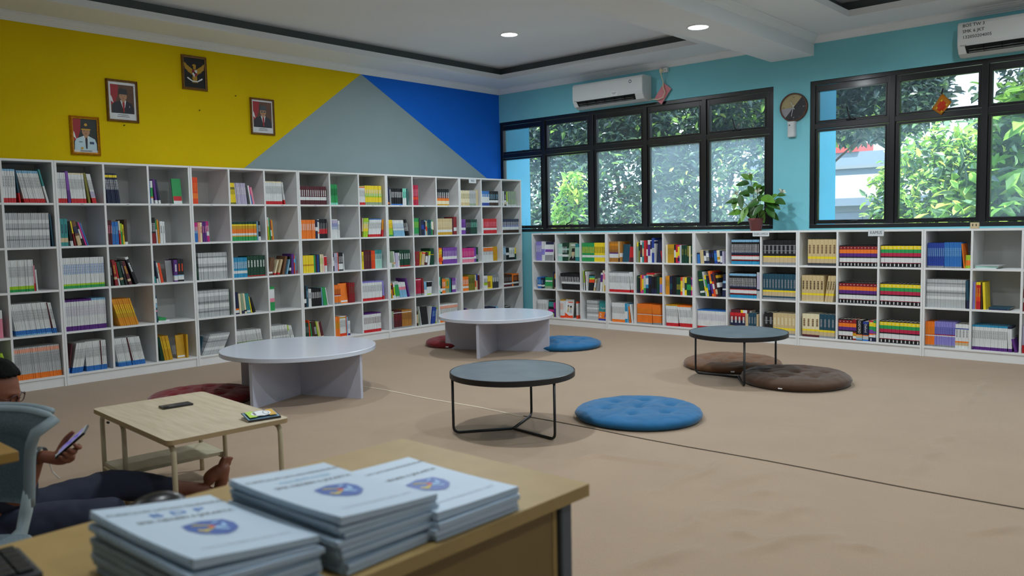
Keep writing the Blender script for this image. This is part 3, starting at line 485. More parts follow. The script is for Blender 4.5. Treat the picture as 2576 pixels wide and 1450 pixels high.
def cubby(spec, place, frame, zb, wd):
    """frame: matrix taking local (x along shelf, y into shelf, z up) to world; x=0 is the inside left of the cubby"""
    cur = .003; prev_h = .33; prev_lean = 0; flat = 0; seen = {}; k = 0; top_z = 0
    items = [s.split() for s in spec.split(';') if s.strip()]
    tot = sum(float(i[2])/1000 for i in items if len(i) > 3 and i[0] not in ('cover', 'lie', 'top', 'topred', 'portrait', 'kids', 'english', 'gap', 'ox1', 'ox2'))
    fix = sum(float(i[1])/1000 for i in items if i[0] in ('gap', 'cover', 'portrait', 'kids', 'english', 'ox1', 'ox2'))
    lean_extra = 0; pl = 0; ph = .33
    for i in items:
        if i[0] in PAL and len(i) > 4:
            ln = float(i[4]); hh = float(i[3])/1000
            if ln < pl: lean_extra += hh*(math.sin(R(-ln))-math.sin(R(-min(pl, 0)))) if ln < 0 else 0
            if ln > 0 and ln > pl: lean_extra += hh*math.sin(R(ln))
            pl = ln
    s = min(1., max(.5, (wd-.008-fix-lean_extra)/tot)) if tot else 1.
    for it in items:
        nm = it[0]; rnd = random.Random(len(PLACED)*31+7)
        if nm == 'gap': cur += float(it[1])/1000; prev_lean = 0; prev_h = 0; continue
        if nm in ('cover', 'portrait', 'kids', 'english', 'ox1', 'ox2'):
            w_, h_ = float(it[1])/1000, float(it[2])/1000
            SPECIAL.append((nm, it, frame @ Matrix.Translation((cur, 0, zb)), w_, h_, place)); cur += w_+.003; prev_lean = 0; prev_h = h_; continue
        if nm in ('lie', 'top', 'topred'):
            w_, t_ = float(it[1])/1000, float(it[2])/1000
            if nm == 'lie':
                L = float(it[4])/1000 if len(it) > 4 else w_; x0 = cur+.01; zz = zb+flat; flat += t_+.0005
                col = it[3]
            else: L = w_; x0 = wd*.38 if nm == 'top' else .03; zz = zb+prev_h+top_z+.0006; top_z += t_+.0005; col = it[3]
            SPECIAL.append((nm, [nm, w_, t_, col, L], frame @ Matrix.Translation((x0, 0, zz)), L, t_, place)); continue
        n, W_, h, lean, bands = int(it[1]), float(it[2])/1000*s, float(it[3])/1000, float(it[4]), it[5]
        title = it[6] if len(it) > 6 else None; kind = it[7] if len(it) > 7 else None
        t = W_/n; d = min(.30, .17+(h-.2)*.35)
        if kind is None: kind = 'textbook' if (n >= 5 and t < .0165) else 'book'
        me = book_mesh(t-.0003, h, d, nm, bands, title, kind)
        bl = [b.rstrip('0123456789-') for b in bands.split(',')] if bands != '-' else []
        desc = nice(nm)
        noun = {'textbook': 'thin book', 'book': 'book', 'dict': 'dictionary', 'enc': 'encyclopedia volume'}[kind]
        if kind == 'dict': desc = 'purple-orange-red banded' if nm == 'darkred' else 'crimson-green-yellow banded'
        else:
            rel = [b for b in bl if nice(b) != nice(nm)]
            if rel: noun += ' with '+nice(rel[0])+(' foot' if bands.startswith(rel[0]+'0-') else ' band')
        RUN[0] += 1; th = R(lean)
        if lean < 0:
            a = abs(th)
            if prev_lean >= lean-.01 or prev_lean > 0:
                extra = h*math.sin(a)-(prev_h*math.sin(abs(R(prev_lean))) if prev_lean < 0 else 0)
                cur += max(0, extra)*(.97 if prev_lean else 1)
        key = desc+noun; seen[key] = seen.get(key, 0)+1
        lab = f'{desc} {noun}'; k0 = k+1
        for q in range(n):
            step = t/max(.7, math.cos(th)); k += 1
            y = .018+rnd.random()*.006+(.004 if kind in ('textbook',) else 0)
            if lean > 0: px = cur+t*math.cos(th); m_ = Matrix.Translation((px, y, zb)) @ Matrix.Rotation(th, 4, 'Y') @ Matrix.Translation((-t, 0, 0))
            else: m_ = Matrix.Translation((cur, y, zb)) @ Matrix.Rotation(th, 4, 'Y')
            wm = frame @ m_; p = wm.translation; dv = p+Vector((0, 0, h/2))-CAM; dep = dv.dot(fw)
            nrm = frame.to_3x3() @ Vector((0, -1, 0)); area = t*h*FPX**2/dep**2*abs(dv.normalized().dot(nrm))
            u = 1288+FPX*dv.dot(r2)/dep
            if u < -10 or u > 2590: area *= .01
            if n == 1: L_ = f'{lab}, {ordn(k)} from left, {place}'; G_ = None
            else: L_ = f'{lab}, {place}' if seen[key] == 1 else f'{lab}, {ordn(k0)} onward, {place}'; G_ = f'{desc} {noun} run {place}'
            PLACED.append((kind, me, wm, L_, G_, area, RUN[0], wm.copy()))
            cur += step
        if lean > 0: cur += h*math.sin(th)*.55
        prev_lean = lean; prev_h = h
SPECIAL = []
def ordn(k): return f'{k}th' if k % 10 not in (1, 2, 3) or 10 < k < 20 else f'{k}'+{1: 'st', 2: 'nd', 3: 'rd'}[k % 10]
ROWN = {5: ['top', 'second', 'middle', 'fourth', 'bottom'], 3: ['top', 'middle', 'bottom']}
COLN = ['left', 'middle', 'right']
def lay(books, width, rows, names, first, frame_of):
    cw = (width-4*TB)/3
    for ci, rs in books.items():
        g = ci+first; k, c = divmod(g, 3)
        for r, spec in enumerate(rs):
            z = ZB+P_*(rows-1-r)+TB/2+.0004
            fr_ = frame_of(k) @ Matrix.Translation((TB+c*(cw+TB), 0, 0))
            cubby(spec, f'{ROWN[rows][r]}-row {COLN[c]} cubby, {names[k]}', fr_, z, cw)
lay(LBOOKS, LW, 5, LL, 1, lambda k: Matrix.Translation((LX, -(LE+(6-k)*LW), 0)) @ Matrix.Rotation(R(90), 4, 'Z'))
lay(RBOOKS, RW, 3, RL, 0, lambda k: Matrix.Translation((RX+k*RW, RY, 0)))
# shelf-mounted specials: covers facing out, books lying flat
def special(nm, it, wm, w_, h_, place):
    if nm in ('lie', 'top', 'topred'):
        _, ww, t_, col, L = it
        bm = bmesh.new(); y0 = .03; y1 = .03+(.2 if nm != 'topred' else .15)
        c = .0018
        box(bm, 0, L, y0, y1, 0, c); box(bm, 0, L, y0, y1, t_-c, t_); box(bm, 0, L, y0, y0+c, c, t_-c); box(bm, .003, L-.003, y0+c, y1-.003, c, t_-c, 1)
        mats = [MC[col], M_PAGES]
        if nm == 'topred': box(bm, L*.52, L*.64, y0-.001, y0, 0, t_, 2); box(bm, L*.64, L*.86, y0-.001, y0, 0, t_, 3); mats += [MC['yellow'], MC['white']]
        o = obj('book', bm, mats); o.matrix_world = wm @ Matrix.Rotation(random.Random(int(w_*1e4)).uniform(-.08, .08) if nm == 'lie' else 0, 4, 'Z')
        tag(o, f'{nice(col)} {"folder" if nm == "lie" else "book"} lying flat, {place}', 'book'); return
    if nm in ('ox1', 'ox2'):
        me = book_mesh(w_-.002, h_, .16, 'black' if nm == 'ox1' else 'navy', 'navy0-4,sky4-14,kraft14-26,orange26-30' if nm == 'ox1' else 'blue0-8,lightgrey8-26,orange26-30,royal88-98', None, 'book')
        o = D.objects.new('dictionary', me); C.objects.link(o); o.matrix_world = wm @ Matrix.Translation((0, .02, 0))
        tag(o, f'thick {"black" if nm == "ox1" else "navy"} dictionary with white vertical title, {place}', 'book')
        text('spine_title', 'OXFORD' if nm == 'ox1' else 'Oxford', .034 if nm == 'ox1' else .032, MC['white'], o, (w_/2, -.001, h_*.66), (R(90), R(90), 0), sx=.9); return
    t_ = .012; bm = bmesh.new(); base = {'portrait': 'mint', 'kids': 'white', 'english': 'teal'}.get(nm) or it[3]
    box(bm, 0, w_, 0, .001, 0, h_, 0); box(bm, .002, w_-.003, .001, t_-.001, .002, h_-.002, 1); box(bm, 0, w_, t_-.001, t_, 0, h_, 0); box(bm, 0, .0015, .001, t_-.001, 0, h_, 0)
    mats = [MC[base], M_PAGES]
    def patch(x0, x1, z0, z1, col, y=-.0004, poly=None):
        if MC[col] not in mats: mats.append(MC[col])
        pts = poly or [(x0, z0), (x1, z0), (x1, z1), (x0, z1)]
        f = bm.faces.new([bm.verts.new((a*w_, y, b*h_)) for a, b in pts]); f.material_index = mats.index(MC[col])
    circ = lambda cx, cy, rx, ry, n=16: [(cx+rx*math.cos(2*PI*i/n), cy+ry*math.sin(2*PI*i/n)) for i in range(n)]
    y = -.0004
    if nm in ('cover',):
        for b in (it[4].split(',') if len(it) > 4 and it[4] != '-' else []):
            n_ = b.rstrip('0123456789-'); a, c = b[len(n_):].split('-'); y -= .0002; patch(.05, .95, float(a)/100, float(c)/100, n_, y)
        lab = nice(base)+' book with its cover facing out'
    elif nm == 'portrait':
        patch(0, 1, 0, 1, 'greygreen', -.0003); patch(.2, .8, .84, .90, 'white', -.0005)
        patch(0, 0, 0, 0, 'black', -.0006, [(.1, .02), (.95, .02), (.95, .14), (.72, .26), (.38, .26), (.16, .16)]); patch(0, 0, 0, 0, 'white', -.0008, [(.46, .26), (.64, .26), (.55, .12)])
        patch(0, 0, 0, 0, 'kraft', -.0010, circ(.54, .42, .17, .15)); patch(.47, .61, .24, .34, 'kraft', -.0009); patch(0, 0, 0, 0, 'black', -.0012, [(.34, .50), (.74, .50), (.70, .70), (.38, .68)])
        lab = 'green book with capped man on cover'
    elif nm == 'kids':
        patch(0, 0, 0, 0, 'redorange', -.0005, [(0, 0), (1, 0), (1, .14), (.5, .12), (0, .28)]); patch(0, 0, 0, 0, 'black', -.0006, circ(.36, .62, .1, .07)); patch(0, 0, 0, 0, 'black', -.0006, circ(.68, .58, .12, .09))
        patch(0, 0, 0, 0, 'kraft', -.0007, circ(.36, .57, .08, .06)); patch(0, 0, 0, 0, 'kraft', -.0007, circ(.68, .52, .09, .06)); patch(0, 0, 0, 0, 'tan', -.0005, [(.2, .3), (.5, .3), (.46, .52), (.28, .52)]); patch(0, 0, 0, 0, 'lightgrey', -.0005, [(.54, .26), (.84, .24), (.8, .48), (.58, .48)]); patch(.3, .9, .82, .87, 'redorange', -.0005)
        lab = 'white and red book with two children on its cover'
    elif nm == 'english':
        patch(0, 1, .09, .44, 'orange', -.0004); patch(0, 1, 0, .09, 'royal', -.0004); patch(0, 0, 0, 0, 'royal', -.0005, [(.6, .1), (1, .4), (1, .9), (.75, .6)])
        lab = 'teal and orange English textbook, number 2, cover facing out'
    o = obj('book', bm, mats); o.matrix_world = wm @ Matrix.Translation((0, .045, .0008)) @ Matrix.Rotation(R(-7), 4, 'X')
    if nm == 'english':
        text('cover_title', 'English', .030, MC['white'], o, (w_*.45, -.0012, h_*.62), (R(90), 0, 0)); text('cover_number', '2', .075, MC['white'], o, (w_*.2, -.0012, h_*.25), (R(90), 0, 0), sx=.8)
    tag(o, f'{lab}, {place}', 'book')
for s_ in SPECIAL: special(*s_)
NAMES = {'book': ('book', 'book', 270), 'textbook': ('textbook', 'textbook', 300), 'dict': ('dictionary', 'dictionary', 999), 'enc': ('encyclopedia_volume', 'encyclopedia', 999)}
for kd, (nm, cat, lim) in NAMES.items():
    runs = {}
    for p in PLACED:
        if p[0] == kd: runs.setdefault(p[6], []).append(p)
    order = sorted(runs.values(), key=lambda r: -sum(q[5] for q in r)/len(r))
    one, rest = [], []
    for r_ in order: (one if len(one)+len(r_) <= lim else rest).extend(r_)
    for p in one:
        o = D.objects.new(nm, p[1]); C.objects.link(o); o.matrix_world = p[2]; tag(o, p[3], cat, p[4])
    if rest:
        bm = bmesh.new(); mats = []
        for p in rest:
            st = len(bm.verts); nf = len(bm.faces); bm.from_mesh(p[1]); bm.verts.ensure_lookup_table(); bm.faces.ensure_lookup_table()
            vs_ = bm.verts[st:]; bmesh.ops.transform(bm, matrix=p[2], verts=vs_)
            mp = []
            for m_ in p[1].materials:
                if m_ not in mats: mats.append(m_)
                mp.append(mats.index(m_))
            for f in bm.faces[nf:]: f.material_index = mp[f.material_index]
        o = obj(nm, bm, mats); tag(o, f'remaining {"thin books and textbooks" if kd == "textbook" else "books"} filling the more distant cubbies', cat, kind='stuff')
    print('BOOKS', kd, len(one), len(rest))
# ------------------------------------------------------------------ wall things
def face(bm, pts, mi): bm.faces.new([bm.verts.new(p) for p in pts]).material_index = mi
def ell(cx, cy, rx, ry, n=20, a0=0, a1=2*PI): return [(cx+rx*math.cos(a0+(a1-a0)*i/n), cy+ry*math.sin(a0+(a1-a0)*i/n)) for i in range(n+(a1-a0 < 6))]
m_gold = mat('gilded frame', '9a6a22', .38, metal=.55, vary=.35, scale=70, bump=.5, bscale=120); m_gold2 = mat('bright gilded frame', 'c98a1c', .35, metal=.6, vary=.3, scale=80, bump=.6, bscale=150)
m_bronze = mat('bronze wood frame', '7d5a30', .45, metal=.25, vary=.3, scale=60, bump=.3)
m_skin = mat('printed skin tone', 'b08564', .5); m_flag = mat('red flag cloth print', '9e1622', .5); m_bkbrown = mat('printed brown backdrop', '5d3a24', .5, vary=.3, scale=5); m_dkback = mat('printed dark backdrop', '1d2a22', .5)
m_print = mat('photo paper white', 'd9dde0', .4); m_suit = mat('printed dark suit', '12141f', .45); m_uni = mat('printed pale uniform', 'b9d4e0', .45)
def portrait(label, y0, y1, z0, z1, fw_, mf, art, tilt=0.):
    cy, cz = (y0+y1)/2, (z0+z1)/2; W, H = y1-y0, z1-z0
    t = thing('picture_frame', label, 'framed picture', (0, cy, cz), R(90))          # local x runs along the wall, -y into the room
    t.rotation_euler = (0, R(tilt), R(90)); t.rotation_mode = 'XYZ'
    bm = bmesh.new(); d = .028
    for r0, r1, dd0, dd1 in ((0, .35, .014, d), (.35, .7, d, .018), (.7, 1, .018, .014)):
        a, b = fw_*r0, fw_*r1
        o_ = [(-W/2+a, -H/2+a), (W/2-a, -H/2+a), (W/2-a, H/2-a), (-W/2+a, H/2-a)]; i_ = [(-W/2+b, -H/2+b), (W/2-b, -H/2+b), (W/2-b, H/2-b), (-W/2+b, H/2-b)]
        for k in range(4):
            p, q, r, s = o_[k], o_[(k+1) % 4], i_[(k+1) % 4], i_[k]
            face(bm, [(p[0], -dd0, p[1]), (q[0], -dd0, q[1]), (r[0], -dd1, r[1]), (s[0], -dd1, s[1])], 0)
    for k in range(4):
        o_ = [(-W/2, -H/2), (W/2, -H/2), (W/2, H/2), (-W/2, H/2)]; p, q = o_[k], o_[(k+1) % 4]
        face(bm, [(p[0], 0, p[1]), (q[0], 0, q[1]), (q[0], -.014, q[1]), (p[0], -.014, p[1])], 0)
    obj('frame', bm, mf, t)
    w, h = W-2*fw_, H-2*fw_; bm = bmesh.new(); mats = []
    lay_ = [-.008]
    def P(poly, m):
        if m not in mats: mats.append(m)
        lay_[0] -= .00025; face(bm, [((a-.5)*w, lay_[0], (b-.5)*h) for a, b in poly], mats.index(m))
    rect = lambda a, b, c, d_: [(a, c), (b, c), (b, d_), (a, d_)]
    P(rect(0, 1, 0, 1), m_print)
    art(P, rect, t, w, h)
    obj('picture', bm, mats, t); return t
def man(P, rect, x0, x1, z0, z1, back, suit, hat, tie, hatm):
    """head-and-shoulders figure in a picture window"""
    X = lambda a: x0+(x1-x0)*a
    Z = lambda b: z0+(z1-z0)*b
    T = lambda poly: [(X(a), Z(b)) for a, b in poly]
    P(T(rect(0, 1, 0, 1)), back)
    P(T([(0, .28), (.16, .33), (.30, .62), (.34, 1), (0, 1)]), m_flag); P(T([(0, .42), (.12, .34), (.05, .55), (0, .62)]), m_print)
    P(T([(.03, 0), (.97, 0), (.97, .20), (.90, .36), (.66, .45), (.40, .45), (.12, .36), (.05, .25)]), suit)
    P(T([(.40, .46), (.66, .46), (.60, .22), (.52, .12)]), m_print)
    P(T([(.46, .48), (.60, .48), (.60, .40), (.46, .40)]), m_skin)
    P(T(ell(.53, .60, .165, .15, 24)), m_skin)
    for e in (.46, .60): P(T(ell(e, .62, .025, .009, 8)), m_suit)
    P(T(ell(.53, .525, .05, .010, 8)), m_flag); P(T([(.52, .60), (.545, .60), (.555, .56), (.51, .56)]), MC['ochre'])
    P(T([(.50, .40), (.57, .40), (.585, .34), (.56, .04), (.51, .04), (.485, .34)]), tie)
    P(T([(.345, .67), (.715, .67), (.70, .83), (.66, .86), (.42, .87), (.36, .82)]), hatm)
def art_pres(P, rect, t, w, h):
    man(P, rect, .07, .93, .17, .93, m_bkbrown, m_suit, 1, m_flag, MC['black'])
    P([(.74, .38), (.755, .38), (.765, .33), (.75, .33)], m_print)
    P([(.3, .125), (.7, .125), (.7, .135), (.3, .135)], MC['darkgrey']); P([(.27, .08), (.73, .08), (.73, .09), (.27, .09)], MC['darkgrey'])
def art_vice(P, rect, t, w, h):
    man(P, rect, .05, .95, .17, .95, m_bkbrown, m_suit, 1, m_flag, MC['darkgrey'])
    P(ell(.47, .645, .05, .022, 10), MC['darkgrey']); P(ell(.60, .645, .05, .022, 10), MC['darkgrey'])
    P([(.3, .125), (.7, .125), (.7, .135), (.3, .135)], MC['darkgrey']); P([(.27, .08), (.73, .08), (.73, .09), (.27, .09)], MC['darkgrey'])
def art_gov(P, rect, t, w, h):
    man(P, rect, 0, 1, .07, 1, m_dkback, m_uni, 1, m_suit, MC['black'])
    P([(.35, .71), (.71, .71), (.74, .675), (.53, .665), (.32, .675)], MC['gold']); P(ell(.53, .83, .07, .045, 10), MC['gold'])
    P(rect(.22, .37, .30, .315), MC['black'])
    for i in range(4): P(rect(.68+.045*i, .715+.045*i, .255, .325), MC['royal' if i % 2 else 'black'])
    P(ell(.34, .12, .05, .04, 10), MC['gold'])
    P(rect(.25, .75, .035, .05), MC['darkgrey'])
def art_bird(P, rect, t, w, h):
    P(rect(0, 1, 0, 1), mat('black picture ground', '171b1b', .35))
    g = mat('printed gold', 'b48a22', .45)
    for s in (-1, 1):
        X = lambda a: .5+s*a
        for k in range(5):      # wing feathers
            a = .12+k*.075; P([(X(.08), .60-.03*k), (X(a+.03), .42+.05*k), (X(a+.10), .60+.07*k if k > 1 else .55+.06*k), (X(a+.02), .66+.035*k)], g)
        P([(X(.06), .62), (X(.30), .50), (X(.40), .66), (X(.42), .84), (X(.34), .70), (X(.20), .62)], g)
    P([(.42, .50), (.58, .50), (.62, .30), (.56, .18), (.44, .18), (.38, .30)], g)
    for k in range(5): P([(.5, .30), (.38+.06*k-.02, .16), (.38+.06*k+.02, .16)], g)
    P([(.44, .62), (.56, .62), (.58, .76), (.50, .80), (.42, .78), (.38, .74), (.44, .72)], g)
    sh = [(.38, .60), (.62, .60), (.62, .45), (.5, .34), (.38, .45)]
    P(sh, MC['darkred']); P([(.5, .60), (.62, .60), (.62, .50), (.5, .50)], m_print); P([(.38, .50), (.5, .50), (.5, .34), (.38, .45)], m_print); P(ell(.5, .50, .05, .045, 5), MC['black'])
    P([(.12, .32), (.16, .28), (.38, .19), (.62, .19), (.84, .28), (.88, .32), (.84, .34), (.62, .235), (.38, .235), (.16, .34)], m_print)
portrait('gilt-framed portrait of a man in pale uniform, lowest on the yellow wall', -5.765, -5.505, 2.03, 2.385, .026, m_gold2, art_gov)
portrait('framed portrait of a man in dark suit and red tie, left of the emblem', -5.428, -5.132, 2.36, 2.755, .022, m_bronze, art_pres)
portrait('black picture of a golden bird emblem, highest on the yellow wall', -4.680, -4.412, 2.738, 3.08, .024, m_bronze, art_bird)
portrait('framed portrait of an older man in glasses, rightmost on the yellow wall', -3.936, -3.647, 2.34, 2.73, .020, m_bronze, art_vice)
for y, z, l in ((-5.275, 2.329, 'below the suited portrait'), (-4.51, 2.539, 'below the emblem picture'), (-4.099, 2.725, 'right of the emblem picture')):
    o = obj('nail', tube(bmesh.new(), [(0, 0, 0), (.012, 0, .002), (.013, 0, .003)], [.0035, .0035, .007], 10), MC['black'], loc=(0, y, z)); tag(o, 'small dark nail in the yellow wall '+l, 'nail')
# air conditioners
m_ac = mat('white plastic shell', 'd6dbdb', .28, vary=.01, coat=.3); m_acd = mat('dark vent interior', '23282a', .6); m_acs = mat('grey vent slat', 'a4abab', .5)
def aircon(name_label, x0, lab2):
    W, H, DP = 1.06, .30, .21
    t = thing('air_conditioner', name_label, 'air conditioner', (x0, 0, 2.785))
    prof = [(0, 0), (-.10, -.006), (-.165, .018), (-DP+.008, .075), (-DP, .11), (-DP, H-.03), (-DP+.012, H-.008), (-DP+.03, H), (0, H)]
    bm = prism(bmesh.new(), prof, 0, 0, W)
    obj('shell', bm, m_ac, t, bevel=.012, seg=3)
    a, b = Vector((0, -.165, .018)), Vector((0, -DP+.008, .075)); nrm = Vector((0, -.8, -.6)).normalized()
    def q(x, s, o): p = a.lerp(b, s); return (x, p.y+nrm.y*o, p.z+nrm.z*o)
    x_0, x_1 = .075, W-.12
    bm = bmesh.new(); face(bm, [q(x_0, .0, .0015), q(x_1, .0, .0015), q(x_1+.01, 1.12, .0015), q(x_0-.01, 1.12, .0015)], 0); bmesh.ops.solidify(bm, geom=bm.faces[:], thickness=.002)
    obj('vent_opening', bm, m_acd, t)
    for s in (.25, .62):
        bm = bmesh.new()
        for k in range(14):
            xa = x_0+.02+(x_1-x_0-.04)*k/14; xb = x_0+.02+(x_1-x_0-.04)*(k+1)/14; l_ = .06 if s > .4 else .1
            dz = .004*((k % 5) == 0)
            face(bm, [q(xa, s-.16, .004), q(xb, s-.16, .004), q(xb, s+l_, .016-dz), q(xa, s+l_, .016)], 0)
        bmesh.ops.solidify(bm, geom=bm.faces[:], thickness=.002); obj('louver', bm, m_acs, t)
    for k in range(1, 6):
        bm = bmesh.new(); x = x_0+(x_1-x_0)*k/6; face(bm, [q(x, .02, .002), q(x, 1.05, .002), q(x, 1.05, .014), q(x, .02, .014)], 0)
        bmesh.ops.solidify(bm, geom=bm.faces[:], thickness=.004); obj('vane', bm, m_acs, t)
    text('brand_mark', 'Panasonic', .013, MC['darkgrey'], t, (.055, -DP-.001, .088), (R(90), 0, 0))
    return t, W, H, DP
t, W, H, DP = aircon('white wall air conditioner above the left window, beside the hanging pink card', 1.475, '')
bm = B(0, .095, -.0008, 0, 0, .06); s = obj('sticker', bm, MC['white'], t, (.60, -DP, .085)); text('sticker_text', 'INVENTARIS\n13.20.50', .012, MC['darkgrey'], s, (.047, -.0015, .034), (R(90), 0, 0))
bm = bmesh.new(); lathe(bm, [(.0001, .0005), (.02, .0005), (.02, 0)], 24); s = obj('energy_badge', bm, MC['darkteal'], t, (.885, -DP-.0003, .235), (R(90), 0, 0)); obj('badge_centre', lathe(bmesh.new(), [(.0001, .001), (.012, .001), (.012, .0004)], 20), MC['white'], s)
t, W, H, DP = aircon('white wall air conditioner marked with inventory lettering, top right above the right window', 5.945, '')
for i, s_ in enumerate(('BOS TW 3', 'SMK 6 JKT', '132050204005')): text('inventory_lettering', s_, .040, MC['black'], t, (.045, -DP-.001, .262-.052*i), (R(90), 0, 0), align='LEFT', extrude=.0008)
# socket with plug and cord, pink card
t = thing('wall_socket', 'white surface socket with a plug high on the aqua wall by the beam', 'socket', (2.72, 0, 3.118))
obj('socket_box', B(-.055, .055, -.04, 0, -.02, .03), m_ac, t, bevel=.006); obj('plug', lathe(bmesh.new(), [(.0001, 0), (.02, 0), (.022, .02), (.014, .03), (.0001, .03)], 20), MC['cream'], t, (-.02, -.04, .005), (R(90), 0, 0))
obj('pin_hole', lathe(bmesh.new(), [(.0001, .001), (.005, .001), (.005, 0)], 12), MC['black'], t, (.028, -.0405, .005), (R(90), 0, 0))
o = obj('power_cord', tube(bmesh.new(), [(2.70, -.066, 3.11), (2.70, -.05, 3.06), (2.715, -.03, 2.99), (2.72, -.045, 2.93), (2.75, -.05, 2.86), (2.72, -.05, 2.80), (2.65, -.05, 2.785), (2.545, -.05, 2.80)], .006, 8), MC['cream'], smooth=True); tag(o, 'cream power cord hanging from the wall socket to the air conditioner', 'cord')
t = thing('paper_card', 'pink paper card hanging tilted on a thread beside the left air conditioner', 'card', (2.72, -.022, 2.975))
bm = bmesh.new()
for k in range(6):
    a0, a1 = k/6, (k+1)/6; f_ = lambda s: -.006*math.sin(s*PI)
    A = lambda s: Vector((0, 0, 0)).lerp(Vector((-.135, 0, -.17)), s)
    pa, pb = A(a0), A(a1); e = Vector((.10, 0, -.08))
    face(bm, [(pa.x, f_(a0), pa.z), (pb.x, f_(a1), pb.z), (pb.x+e.x, f_(a1), pb.z+e.z), (pa.x+e.x, f_(a0), pa.z+e.z)], 0)
bmesh.ops.solidify(bm, geom=bm.faces[:], thickness=.0012); bmesh.ops.remove_doubles(bm, verts=bm.verts, dist=1e-5)
obj('card', bm, mat('pink card paper', 'd98a94', .7), t); obj('thread', tube(bmesh.new(), [(0, 0, 0), (.04, .012, .08), (.035, .014, .15)], .0012, 6), MC['grey'], t)
# clock and dispenser
t = thing('wall_clock', 'round wall clock in tan, grey and black halves, between the windows', 'clock', (4.32, -.002, 2.513)); t.rotation_euler = (R(90), 0, 0)   # local z out of the wall after rotation
obj('rim', lathe(bmesh.new(), [(.138, 0), (.138, .03), (.145, .034), (.151, .028), (.153, 0)], 64, closed=True), mat('copper clock rim', '5f4034', .45, metal=.2), t, smooth=True)
bm = bmesh.new()
def fan(a0, a1, mi, z=.018):
    n = 24; c = (0, 0, z); pts = [(.139*math.cos(R(a0+(a1-a0)*i/n)), .139*math.sin(R(a0+(a1-a0)*i/n)), z) for i in range(n+1)]
    face(bm, [c]+pts, mi)
fan(-131, 49, 0); fan(49, 185, 1); fan(185, 229, 2)
obj('dial', bm, [mat('clock black', '25272b', .35), mat('clock tan', 'a0936c', .45), mat('clock grey', '8f8f96', .45)], t)
bm = bmesh.new()
for k in range(12):
    a = R(30*k); c_, s_ = math.cos(a), math.sin(a); r0, r1 = (.108 if k % 3 else .126), .118 if k % 3 else .134
    r0, r1 = .122, .131; face(bm, [(r0*c_+.0015*s_, r0*s_-.0015*c_, .0186), (r1*c_+.0015*s_, r1*s_-.0015*c_, .0186), (r1*c_-.0015*s_, r1*s_+.0015*c_, .0186), (r0*c_-.0015*s_, r0*s_+.0015*c_, .0186)], 0)
obj('hour_mark', bm, MC['grey'], t)
for s_, x, y, m_ in (('XII', 0, .106, 'darkgrey'), ('III', .108, 0, 'lightgrey'), ('VI', 0, -.108, 'lightgrey'), ('IX', -.108, 0, 'darkgrey')): text('numeral', s_, .018, MC[m_], t, (x, y, .0188), (0, 0, 0))
def hand(nm, ang, L, w_, z, m_):
    bm = box(bmesh.new(), -w_, w_, -.025, L, 0, .0015); obj(nm, bm, m_, t, (0, 0, z), (0, 0, R(-ang)))
hand('hour_hand', -28, .062, .0028, .021, MC['white']); hand('minute_hand', 193, .098, .0022, .0235, MC['white']); hand('second_hand', 337, .10, .0007, .026, MC['grey'])
obj('hub', lathe(bmesh.new(), [(.005, .018), (.005, .028), (.0001, .028)], 16), MC['grey'], t)
t = thing('air_freshener_dispenser', 'white plastic air freshener dispenser below the wall clock', 'dispenser', (4.303, 0, 2.198))
prof = [(0, 0), (.030, .0), (.038, .01), (.041, .05), (.038, .09), (.037, .13), (.041, .155), (.044, .168)]
bm = bmesh.new(); rings = []
for hx, z in [(.040, 0), (.045, .01), (.046, .05), (.043, .10), (.045, .14), (.049, .165)]:
    rings.append([bm.verts.new((hx*math.copysign(abs(math.cos(a))**.5, math.cos(a)), -.002-.055*max(0, math.sin(a))**.6, z)) for a in [PI*k/14 for k in range(15)]])
for i in range(5):
    for k in range(14): bm.faces.new((rings[i][k], rings[i][k+1], rings[i+1][k+1], rings[i+1][k]))
bm.faces.new(rings[0]); bm.faces.new(rings[-1]); 
for i in range(5): bm.faces.new((rings[i][0], rings[i+1][0], rings[i+1][14], rings[i][14]))
bmesh.ops.recalc_face_normals(bm, faces=bm.faces); obj('housing', bm, mat('dispenser plastic', 'c9ced0', .4), t, bevel=.004)
obj('nozzle', tube(bmesh.new(), [(-.012, -.055, .125), (-.012, -.062, .125)], [.008, .006], 12), MC['darkgrey'], t)
# orange packet hung from the right window latch
t = thing('snack_packet', 'orange and yellow packet hanging from the transom of the right window', 'packet', (5.775, .004, 2.50))
bm = bmesh.new(); cs = [Vector((0, 0, -.01)), Vector((.085, 0, -.105)), Vector((-.005, 0, -.215)), Vector((-.09, 0, -.148))]; n = 8
g = [[bm.verts.new((cs[0].lerp(cs[1], i/n)).lerp(cs[3].lerp(cs[2], i/n), j/n)+Vector((0, -.010*math.sin(PI*i/n)*math.sin(PI*j/n)-.004*math.sin(i*1.7+j), 0))) for j in range(n+1)] for i in range(n+1)]
for i in range(n):
    for j in range(n): bm.faces.new((g[i][j], g[i+1][j], g[i+1][j+1], g[i][j+1])).material_index = 1 if (i-4)**2+(j-4)**2 < 6.2 else (2 if (i-4)**2+(j-4)**2 < 9 else 0)
bmesh.ops.solidify(bm, geom=bm.faces[:], thickness=.003); obj('wrapper', bm, [MC['amber'], MC['redorange'], MC['yellow']], t, smooth=True)
obj('clip', B(-.008, .008, -.012, -.004, -.02, .035), MC['black'], t, rot=(0, R(15), 0))
